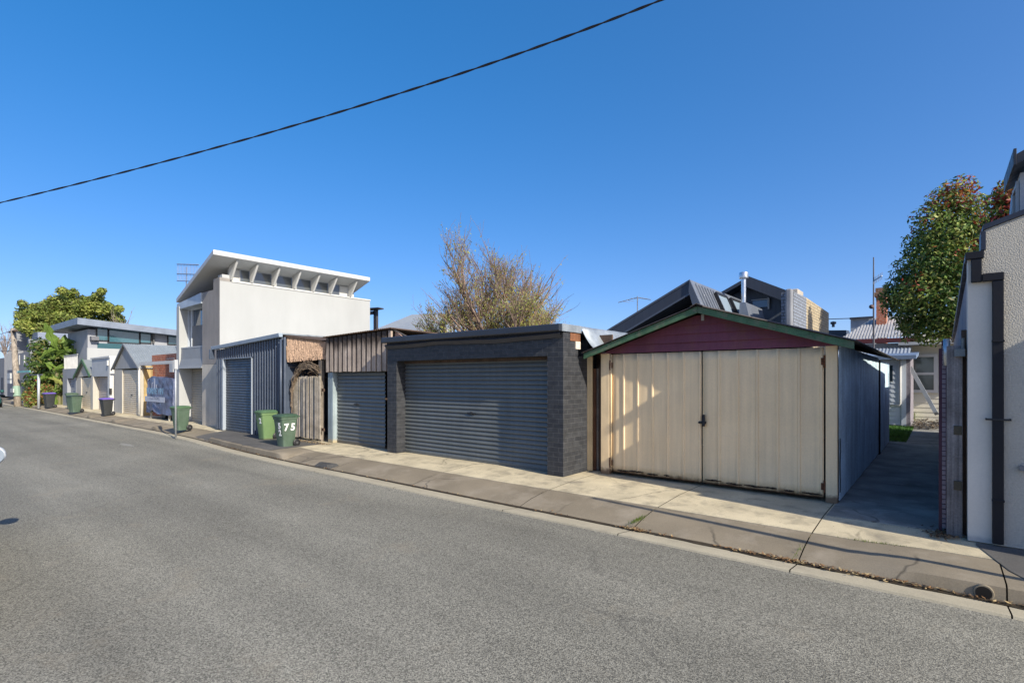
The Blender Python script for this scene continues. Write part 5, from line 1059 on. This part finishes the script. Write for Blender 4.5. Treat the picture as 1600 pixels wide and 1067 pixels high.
mb = MB(); mb.box(X(1366.5, y), y-.12, Z(1375, 463, y), X(1387, y), y+.82, Z(1375, 457, y)); mb.box(X(1368, y), y-.08, Z(1375, 457, y)+.002, X(1386, y), y+.78, Z(1375, 450, y)); link('cap', mb, brick('brown brick', (.25, .13, .07), (.2, .1, .05), (.3, .25, .2)), g2)
# weatherboard lean-to
g = thing('weatherboard_lean_to', (-1.6, 24, 0), 'white weatherboard lean-to at the end of the alley with corner pipe', 'outbuilding')
y = 24.0; xa, xb = -3.6, X(1416, y); zt = Z(1400, 561, y)
mb = MB(); weatherboards(mb, xa, xb, .05, zt, y, .17, dep=.018); link('front_wall', mb, M('blue white boards', (.58, .63, .68), .7, 0, .08, 2, .05), g)
mb = MB(); mb.box(xb, y-.02, 0, xb+.12, y+3.0, zt+.1); mb.box(xa, y+.01, 0, xb-.02, y+3, zt-.02); link('side_wall', mb, M('shingled side', (.22, .20, .22), .85, 0, .3, 6, .2), g)
mb = MB(); mb.box(xb-.14, y-.05, 0, xb+.0, y-.025, zt); link('corner_board', mb, M('blue white boards', (0, 0, 0)), g)
mb = MB(); mb.path([(X(1391, y), y-.10, .78), (X(1405.5, y), y-.10, .78), (X(1407, y), y-.10, .85), (X(1407, y), y-.10, zt)], .035, 8); link('waste_pipe', mb, white_paint, g, smooth=True)
mb = MB(); mb.box(X(1380, y), y-.06, Z(1390, 596, y), X(1395, y), y-.03, Z(1390, 571, y)); link('window', mb, win_glass, g)
mb = MB(); mb.hexa([(xa, y-.45, zt-.02), (xb+.3, y-.45, zt-.02), (xb+.3, y+3.2, zt+.25), (xa, y+3.2, zt+.25), (xa, y-.45, zt+.12), (xb+.3, y-.45, zt+.12), (xb+.3, y+3.2, zt+.38), (xa, y+3.2, zt+.38)]); link('roof', mb, M('blue fascia', (.16, .22, .32), .5), g)
# rear wall with sash window
g = thing('rear_house', (.4, 27.6, 0), 'cream house wall with a large white sash window at the end of the alley', 'house')
y = 27.6; xa, xb = X(1416, y), 3.4; zt = Z(1440, 540, y)
mb = MB(); weatherboards(mb, xa, xb, 0, 3.6, y, .19, dep=.02); link('wall', mb, M('cream boards', (.66, .62, .50), .75, 0, .06), g)
mb = MB(); x0, x1 = X(1424, y), X(1459, y); z0, z1 = Z(1440, 609, y), Z(1440, 558, y); zm = (z0+z1)/2
mb.box(x0, y-.05, z0, x1, y-.03, z1); wn_ = link('window', mb, glass('sash glass', (.10, .12, .11), .08), g)
mb = MB()
for a, b, c, d in ((x0-.12, z0-.12, x0, z1+.12), (x1, z0-.12, x1+.14, z1+.12), (x0, z1, x1, z1+.12), (x0, z0-.12, x1, z0), (x0, zm-.06, x1, zm+.04)): mb.box(a, y-.10, b, c, y-.03, d)
link('window_frame', mb, white_paint, wn_)
mb = MB(); mb.box(x0-.4, y-.9, zt, xb, y+.0, zt+.12); link('eave', mb, M('grey eave', (.4, .4, .38), .7), g)
mb = MB(); mb.box(x0+.1, y-.4, 0, x1-.6, y-.04, .35); link('plinth', mb, M('mossy plinth', (.22, .24, .12), .9, 0, .3, 4, .2), g)
t = MB(); t.bar((X(1423, 24.5), 24.5, Z(1423, 575, 24.5)), (X(1463, 23.5), 23.5, Z(1463, 646, 23.5)), .12, .22, up=(0, 1, 0)); tag(link('leaning_beam', t, M('grey beam', (.30, .32, .33), .7)), 'long grey beam leaning diagonally across the rear window', 'beam')
mb = MB()
for i in range(500): leaf(mb, (random.uniform(-.75, .1), random.uniform(22.8, 24.6), .02+random.uniform(0, .28)), random.uniform(.04, .09), random.choice([0, 1]))
tag(link('rubble', mb, [M('dark mulch', (.05, .04, .03), .9), M('dry mulch', (.2, .15, .1), .9)]), 'dark heap of leaves and rubble at the foot of the rear wall', 'rubble', kind='stuff')
# roof with radio mast
g = thing('antenna_mast', (X(1365, 23), 23, 0), 'tall thin mast with a small dish aerial in front of the hip roof', 'antenna')
y = 23.4; mx = X(1365, y); mb = MB(); mb.path([(mx, y, Z(1365, 548, y)), (mx, y, Z(1365, 402, y))], [.035, .02], 6); link('mast', mb, M('mast grey', (.10, .10, .12), .6), g)
mb = MB(); mb.path([(mx, y, Z(1365, 439, y)), (X(1379, y), y-.3, Z(1379, 433, y))], .02, 5)
for i in range(6): xx = lerp(mx, X(1379, y), i/5); zz = lerp(Z(1365, 439, y), Z(1379, 433, y), i/5); mb.path([(xx, y-.3*i/5-.1, zz-.14), (xx, y-.3*i/5+.1, zz+.14)], .012, 4)
link('aerial', mb, am, g)
mb = MB(); mb.lathe((mx-.05, y-.12, Z(1362, 480, y)), [(.0, 0), (.05, -.02), (.08, -.05)], 14, 'y'); link('dish', mb, M('dish dark', (.12, .08, .08), .7), g, smooth=True)
# distant grey flat building and wire over it
g = thing('distant_flats', (X(1345, 48), 48, 0), 'distant grey flat building behind the hip roof', 'building')
y = 48; mb = MB(); mb.prism([(X(1329, y), 0), (X(1363, y), 0), (X(1363, y), Z(1363, 496, y)), (X(1329, y), Z(1329, 498, y))], 'y', y, y+8); link('wall', mb, M('distant grey', (.26, .29, .33), .8), g)
mb = MB(); mb.box(X(1328, y), y-.2, Z(1329, 499.5, y), X(1364, y), y-.05, Z(1329, 496.5, y)); link('parapet', mb, dk, g)
g = thing('roof_vent', (X(1301, 30), 30, 3), 'small round roof vent on a low grey roof beyond the cream brick wall', 'vent')
y = 30; k_ = y/rr(1301)[1]/F_PX; mb = MB(); mb.lathe((X(1302, y), y, 0), [(2*k_, Z(1302, 511, y)), (2*k_, Z(1302, 507, y)), (4*k_, Z(1302, 506, y)), (4*k_, Z(1302, 503, y)), (0, Z(1302, 502, y))], 12); link('cowl', mb, dk, g)
mb = MB(); mb.hexa([(X(1290, y), y, 2), (X(1330, y), y, 2), (X(1330, y), y+4, 2), (X(1290, y), y+4, 2), (X(1290, y), y, Z(1290, 516, y)), (X(1322, y), y, Z(1318, 516, y)), (X(1310, y), y+4, Z(1300, 508, y)), (X(1290, y), y+4, Z(1300, 508, y))]); link('roof', mb, dk, g)
y = 46; mb = MB(); mb.path([(X(1280, y), y, Z(1280, 499, y)), (X(1345, y), y, Z(1345, 497, y))], .03, 5); tag(link('wire', mb, black_pl), 'dark wire strung above the distant flat building', 'wire')
# small aerial left of the dark roof
y = 20; g = thing('roof_aerial', (X(996, y), y, 3.5), 'thin roof aerial on a short mast left of the dark steep roof', 'antenna')
mb = MB(); mb.path([(X(996, y), y, 2.5), (X(996, y), y, Z(996, 463, y))], .022, 5); link('mast', mb, am, g)
mb = MB(); mb.path([(X(971, y), y-.3, Z(971, 474, y)), (X(995, y), y, Z(995, 465, y)), (X(1012, y), y+.3, Z(1012, 467, y))], .016, 5)
for px, py in ((976, 472), (983, 470), (990, 467), (1003, 466), (1008, 467)): mb.path([(X(px, y), y-.25, Z(px, py, y)), (X(px, y)+.1, y+.25, Z(px, py, y))], .009, 4)
link('elements', mb, am, g)
# grey roofed house beyond the bare tree
g = thing('grey_roof_house', (X(610, 20), 20, 0), 'low house with a plain pale grey roof between the white townhouse and the bare tree', 'house')
y = 18.0; xa, xb = X(560, y), X(700, y); z0 = Z(640, 519, y); z1 = Z(600, 498, y+4)
mb = MB(); mb.hexa([(xa, y, z0-.02), (xb, y, z0-.1), (xb, y+4, z1-.5), (xa, y+4, z1-.02), (xa, y, z0+.04), (xb, y, z0), (xb, y+4, z1-.4), (xa, y+4, z1+.06)]); link('roof', mb, M('pale grey roof', (.36, .38, .38), .6, .1, .06, 1, .03, streak=.1), g)
mb = MB(); mb.box(xa, y+.1, 0, xb, y+.3, z0-.1); link('wall', mb, white_paint, g); mb = MB(); mb.box(xa, y-.1, z0-.16, xb, y-.003, z0-.03); link('gutter', mb, white_paint, g)

# ================================================================ TREES AND PLANTS
def crown(mb, clumps, n, size, mis, seed=1, shell=.55, squash=1, pick=None):
    rnd = random.Random(seed); tot = sum(c[3]**2 for c in clumps)
    for (cx, cy, cz, r_) in clumps:
        k = int(n*r_*r_/tot)
        for _ in range(k):
            d = Vector((rnd.gauss(0, 1), rnd.gauss(0, 1), rnd.gauss(0, 1))).normalized()
            q = shell+(1-shell)*rnd.random()**.7
            if rnd.random() < .12: q *= 1.12
            p = Vector((cx, cy, cz))+Vector((d.x*r_*q, d.y*r_*q, d.z*r_*q*squash))
            u = (Vector((rnd.gauss(0, 1), rnd.gauss(0, 1), rnd.gauss(0, .7)))).normalized(); nn = (d*.7+Vector((rnd.gauss(0, .6), rnd.gauss(0, .6), rnd.gauss(.3, .6)))).normalized()
            v_ = nn.cross(u).normalized(); u = v_.cross(nn).normalized(); s = size*rnd.uniform(.6, 1.3)
            mi = pick(p, rnd) if pick else rnd.choice(mis)
            mb.add([p-u*s, p-v_*s*.42, p+u*s, p+v_*s*.42], [(0, 1, 2, 3)], mi)
def clumpset(cx, cy, cz, rx, ry, rz_, n, rr_, seed):
    rnd = random.Random(seed); out = []
    while len(out) < n:
        d = Vector((rnd.uniform(-1, 1), rnd.uniform(-1, 1), rnd.uniform(-1, 1)))
        if d.length > 1: continue
        q = .45+.55*d.length; d = d.normalized()*q
        out.append((cx+d.x*rx, cy+d.y*ry, cz+d.z*rz_, rnd.uniform(*rr_)))
    return out
bark = M('bark', (.13, .10, .075), .95, 0, .3, 4, .3, bump=.5)
def limbs(mb, base, clumps, r0, fork_z):
    f = Vector((base[0], base[1], fork_z)); mb.path([base, (Vector(base)+f)/2+Vector((.05, 0, 0)), f], [r0, r0*.85, r0*.7], 10)
    for c in clumps:
        e = Vector(c[:3]); m = f.lerp(e, .5)+Vector((0, 0, -.1*(e-f).length)); mb.path([f, m, e], [r0*.42, r0*.25, r0*.08], 6)
gA = leafmat('leaf mid green', (.15, .23, .045)); gB = leafmat('leaf deep green', (.065, .125, .028)); gC = leafmat('leaf yellow green', (.34, .38, .10)); gD = leafmat('leaf orange', (.42, .14, .04)); gE = leafmat('leaf red', (.30, .055, .04)); gF = leafmat('leaf olive', (.17, .17, .05))
# pear tree turning red by the right hand building
T1 = (.75, 20.0)
def d3(px, py, Y): return (X(px, Y), Y, Z(px, py, Y))
cl = [d3(1478, 315, 20)+(.55,), d3(1500, 300, 20.3)+(.5,), d3(1455, 345, 19.8)+(.55,), d3(1520, 335, 20)+(.6,), d3(1490, 370, 19.6)+(.7,), d3(1440, 385, 20)+(.55,), d3(1540, 375, 20.2)+(.7,), d3(1460, 420, 19.4)+(.75,), d3(1510, 420, 19.6)+(.8,), d3(1425, 425, 20)+(.6,),
      d3(1410, 455, 19.8)+(.55,), d3(1400, 480, 20.2)+(.42,), d3(1440, 465, 19.2)+(.75,), d3(1490, 470, 19.2)+(.8,), d3(1430, 495, 19.6)+(.5,), d3(1465, 500, 19.2)+(.6,), d3(1500, 500, 19.6)+(.6,), d3(1535, 440, 20)+(.8,), d3(1410, 505, 20)+(.25,), d3(1500, 345, 20.8)+(.7,), d3(1470, 385, 20.9)+(.8,), d3(1450, 440, 21)+(.8,), d3(1425, 515, 19.4)+(.4,), d3(1455, 520, 19.2)+(.42,), d3(1392, 465, 20)+(.35,)]
def pk1(p, r):
    h = (p.z-3)/5; e = noise.noise(p*1.1); 
    if r.random() < max(0, (h-.56)*1.2+max(-.15, e)*.8): return r.choice([3, 4, 4, 2])
    return r.choice([0, 0, 1, 1, 2, 2, 5]) if noise.noise(p*.9+Vector((3, 1, 7))) > -.02 else r.choice([1, 1, 1, 0, 5])
g = thing('pear_tree', (T1[0], T1[1], 0), 'leafy green tree with upper leaves turning red beside the stucco building', 'tree')
mb = MB(); crown(mb, cl, 24000, .066, None, 3, .25, 1, pk1); link('crown', mb, [gA, gB, gC, gD, gE, gF], g)
mb = MB(); limbs(mb, (T1[0], T1[1], 0), cl, .16, 3.0); link('trunk', mb, bark, g, smooth=True)
cl = [d3(1570, 320, 17)+(.40,), d3(1582, 300, 17)+(.38,), d3(1590, 335, 17)+(.5,), d3(1565, 365, 17)+(.5,), d3(1595, 370, 17)+(.6,), d3(1572, 400, 17.2)+(.6,)]
g = thing('red_leaf_tree', (X(1585, 17), 17, 0), 'smaller tree with dark red autumn leaves directly against the black eave', 'tree')
mb = MB(); crown(mb, cl, 4200, .075, None, 5, .3, 1, lambda p, r: r.choice([4, 4, 3, 0, 1, 2])); link('crown', mb, [gA, gB, gC, gD, gE, gF], g)
mb = MB(); limbs(mb, (X(1585, 17), 17, 0), cl, .09, 3.4); link('trunk', mb, bark, g, smooth=True)
# bare twiggy tree behind the brick garage
g = thing('bare_tree', (X(775, 13.5), 13.5, 0), 'twiggy half bare tree with sparse yellow green leaves behind the brick garage', 'tree')
rnd = random.Random(11); tw = MB(); lv = MB(); bx_, by_ = X(783, 13.5), 13.5; nb_ = [0]
def branch(p, d, L, r_, lev):
    k = 4; pts = [p]; q = p; dd = d
    for i in range(k):
        dd = (dd+Vector((rnd.gauss(0, .13), rnd.gauss(0, .13), rnd.gauss(.05, .10)))).normalized(); q = q+dd*L/k; pts.append(q)
    tw.path(pts, [max(.0035, lerp(r_, r_*.45, i/k)) for i in range(k+1)], 4 if lev > 1 else 6, cap=False); nb_[0] += 1
    if lev >= 2:
        hfac = max(.0, min(1, (4.6-q.z)/2.6)); m_ = int(rnd.random()*4+hfac*9)
        for _ in range(m_):
            a = rnd.random(); c = pts[min(k-1, int(a*k))].lerp(pts[min(k, int(a*k)+1)], rnd.random())+Vector((rnd.gauss(0, .05), rnd.gauss(0, .05), rnd.gauss(0, .05)))
            u = Vector((rnd.gauss(0, 1), rnd.gauss(0, 1), rnd.gauss(0, 1))).normalized(); v_ = u.orthogonal().normalized(); s = rnd.uniform(.018, .042)
            lv.add([c-u*s, c-v_*s*.5, c+u*s, c+v_*s*.5], [(0, 1, 2, 3)], rnd.choice([0, 1, 1, 2]))
    if lev < 4:
        n = (6, 5, 5, 3)[lev]
        for i in range(n):
            a = rnd.uniform(.25, 1); c = pts[min(k, int(a*k))]; az = rnd.uniform(0, 6.28); sp = rnd.uniform(.25, .62)
            nd = (dd+Vector((math.cos(az), math.sin(az), rnd.uniform(-.1, .4)))*sp).normalized(); branch(c, nd, L*rnd.uniform(.5, .74), r_*.5, lev+1)
for i in range(15):
    az = i*6.28/15+rnd.uniform(-.2, .2); el = rnd.uniform(.25, 1.4)
    d = Vector((math.cos(az)*math.cos(el), math.sin(az)*math.cos(el), math.sin(el))); branch(Vector((bx_+rnd.gauss(0, .15), by_+rnd.gauss(0, .15), 2.0)), d, rnd.uniform(1.95, 2.25)*(1+.34*math.sin(el)**2), .062, 0 if i % 2 else 1)
link('twigs', tw, M('twig bark', (.26, .185, .14), .9, 0, .2, 3, .1), g)
crown(lv, [(bx_-.3, by_-.3, 2.7, .95), (bx_+.9, by_-.2, 2.6, .8), (bx_-1.3, by_, 2.4, .8), (bx_-2.0, by_, 2.3, .6), (bx_+.2, by_, 3.2, .75), (bx_-.3, by_, 3.5, .5), (bx_+1.7, by_, 2.4, .5), (bx_-2.6, by_, 2.2, .5), (bx_-.2, by_, 4.0, .7), (bx_+.9, by_, 3.9, .8), (bx_-1.3, by_, 3.5, .7), (bx_+1.9, by_, 3.1, .6), (bx_-1.9, by_, 3.1, .6), (bx_+.3, by_, 4.6, .6), (bx_+2.4, by_, 2.6, .5), (bx_+1.4, by_, 4.1, .6), (bx_-.9, by_, 4.4, .5)], 24000, .032, [0, 1, 1, 2, 2, 3, 3], 9, .1)
link('leaves', lv, [gF, gC, leafmat('leaf lime', (.42, .38, .10)), M('leaf bronze', (.36, .20, .08), .8)], g)
mb = MB(); mb.path([(bx_, by_, 0), (bx_, by_, 2.1)], [.2, .14], 10); link('trunk', mb, bark, g, smooth=True)
print('branches', nb_[0], len(tw.f), len(lv.f))
# big dense tree at the far left
XT = -64.0; kt = XT/rr(110)[0]/F_PX
def dx3(px, py, x): return (x, YX(px, x), ZX(px, py, x))
ftc = [(112, 478, 24), (80, 482, 22), (60, 490, 22), (40, 492, 18), (145, 478, 24), (170, 488, 20), (185, 500, 14), (95, 500, 28), (130, 500, 28), (60, 515, 24), (35, 508, 14), (160, 510, 26), (90, 530, 28), (125, 530, 28), (105, 472, 20), (66, 484, 16), (160, 480, 18), (128, 474, 20), (90, 474, 20), (48, 496, 18), (178, 496, 16), (70, 505, 24), (100, 560, 28), (70, 550, 24)]
cl = [dx3(a, b, XT+random.uniform(-1.5, 1.5))+(c*kt*.78,) for a, b, c in ftc]
g = thing('fig_tree', (XT, YX(110, XT), 0), 'large dense dark green tree spreading behind the grey modern house', 'tree')
mb = MB(); crown(mb, cl+[(c[0]+1.2, c[1]+random.gauss(0, .3), c[2]+random.gauss(.2, .5), c[3]*.5) for c in cl], 36000, .155, None, 4, .35, .85, lambda p, r: (r.choice([0, 0, 2, 2, 1]) if noise.noise(p*.55) > -.05 else r.choice([1, 1, 0, 5]))); link('crown', mb, [leafmat('fig mid', (.27, .32, .07)), leafmat('fig deep', (.15, .20, .045)), leafmat('fig light', (.42, .44, .12)), gD, gE, gF], g)
mb = MB(); limbs(mb, (XT, YX(110, XT), 0), cl[:12], .4, 4.0); link('trunk', mb, bark, g, smooth=True)
XB = -60.0; yv = YX(186, XB)
g = thing('far_bare_tree', (XB, yv, 0), 'small leafless tree peeking out right of the large dark tree', 'tree')
rnd = random.Random(5); tw = MB(); lv = MB()
branch(Vector((XB, yv, 4.5)), Vector((0, .1, 1)).normalized(), 3.0, .08, 2); branch(Vector((XB, yv+.5, 4.6)), Vector((0, .3, .9)).normalized(), 2.6, .07, 2)
link('twigs', tw, M('far bark', (.22, .18, .16), .9), g); mb = MB(); mb.path([(XB, yv, 0), (XB, yv, 4.6)], .15, 8); link('trunk', mb, bark, g)
XB = -85.0; yv = YX(6, XB)
g = thing('pale_bare_tree', (XB, yv, 0), 'pale bare winter tree at the very left behind the wires', 'tree')
rnd = random.Random(6); tw = MB(); lv = MB()
for dx_ in (-.5, .1, .5): branch(Vector((XB, yv, 3.2)), Vector((0, dx_, 1)).normalized(), 3.6, .12, 1)
link('twigs', tw, M('far bark', (0, 0, 0)), g); mb = MB(); mb.path([(XB, yv, 0), (XB, yv, 3.4)], .22, 8); link('trunk', mb, bark, g)
# giant paddle-leaved plant (bird-of-paradise type) left of the corner garage
g = thing('banana_palm', (-46.5, YX(90, -46.5), 0), 'tall plant with huge paddle shaped leaves beside the corner garage', 'plant')
pl_ = leafmat('paddle leaf', (.17, .26, .05), .4); pd = leafmat('paddle leaf dark', (.12, .19, .05), .4); pe = leafmat('paddle leaf yellow', (.34, .36, .10), .4)
def paddle(base, tip, w_, droop, mat_):
    base, tip = Vector(base), Vector(tip); mb = MB(); n = 12; d = tip-base; side = d.cross(Vector((1, -.1, 0))).normalized(); vv = []; up = side.cross(d).normalized()
    for i in range(n+1):
        t = i/n; c = base+d*t+Vector((0, 0, -droop*t*t)); 
        prof = 0 if t < .3 else max(0, math.sin(math.pi*min(1, (t-.3)/.7)**.8))**.7
        wl, wr_ = w_*prof*(1 if i % 3 else .55), w_*prof*(1 if (i+1) % 3 else .5)
        vv += [c-side*wl-up*.25*wl+Vector((0, 0, -.15*wl)), c-side*wl*.5, c, c+side*wr_*.5, c+side*wr_-up*.25*wr_+Vector((0, 0, -.15*wr_))]
    mb.add(vv, [(i*5+j, i*5+j+1, (i+1)*5+j+1, (i+1)*5+j) for i in range(n) for j in range(4)])
    mb.path([base+d*t+Vector((0, 0, -droop*t*t-.03)) for t in (0, .25, .5, .75, 1)], [.07, .06, .05, .03, .01], 5); return link('leaf', mb, mat_, g)
XP = -46.5
rnd = random.Random(21); fans = [(98, 545, 34), (84, 560, 30), (92, 590, 28), (108, 575, 26), (72, 590, 26), (66, 568, 24), (98, 610, 24)]
leaves_ = [(97, 560, 70, 503, .30, 0, 0), (98, 560, 102, 522, .30, 0, 0), (100, 565, 116, 532, .28, .3, 1), (90, 575, 62, 556, .28, .5, 0), (86, 590, 50, 583, .24, .3, 0), (88, 600, 80, 640, .26, .2, 0), (94, 610, 100, 650, .2, .1, 1)]
for fx, fy, L in fans:
    for k in range(5):
        a = lerp(-1.35, 1.35, k/4)+rnd.uniform(-.2, .2); L2 = L*rnd.uniform(.75, 1.15)
        leaves_.append((fx, fy, fx+math.sin(a)*L2, fy-math.cos(a)*L2, rnd.uniform(.2, .3), rnd.uniform(.3, 1.0), rnd.choice([0, 1, 2])))
for (a, b, c, d, w_, dr, mt) in leaves_: paddle(dx3(a, b, XP+rnd.uniform(-.3, .3)), dx3(c, d, XP+rnd.uniform(-.4, 1.3)), w_, dr, (pl_, pd, pe)[mt])
mb = MB()
for a in (88, 93, 99): mb.path([dx3(a, 634, XP), dx3(a+1, 575, XP)], .10, 8)
link('stem', mb, M('stem green brown', (.18, .17, .08), .8), g)
g = thing('shrub', (-48, YX(80, -48), 0), 'dark green undergrowth below the paddle leaved plant', 'shrub')
cl = [dx3(a, b, -48)+(c*.8,) for a, b, c in ((60, 600, 1.1), (80, 595, 1.3), (98, 600, 1.2), (70, 570, 1.3), (90, 565, 1.3), (108, 580, 1.0), (66, 545, 1.0), (84, 615, 1.1), (100, 545, 1.0))]
mb = MB(); crown(mb, cl, 6000, .15, [0, 1, 1, 2], 8, .3); link('foliage', mb, [gA, gB, gF, gC], g)
g = thing('corner_hedge', (-47, YX(62, -47), 0), 'low rounded hedge with russet and green leaves at the corner', 'hedge')
cl = [dx3(a, b, -47)+(c*.8,) for a, b, c in ((46, 620, .55), (52, 612, .6), (60, 608, .6), (68, 606, .6), (76, 610, .6), (50, 628, .5), (60, 622, .6), (70, 620, .6), (78, 624, .5))]
mb = MB(); crown(mb, cl, 4500, .085, [0, 1, 2, 3], 2, .4); link('foliage', mb, [gA, gF, leafmat('russet', (.28, .11, .05)), gC], g)
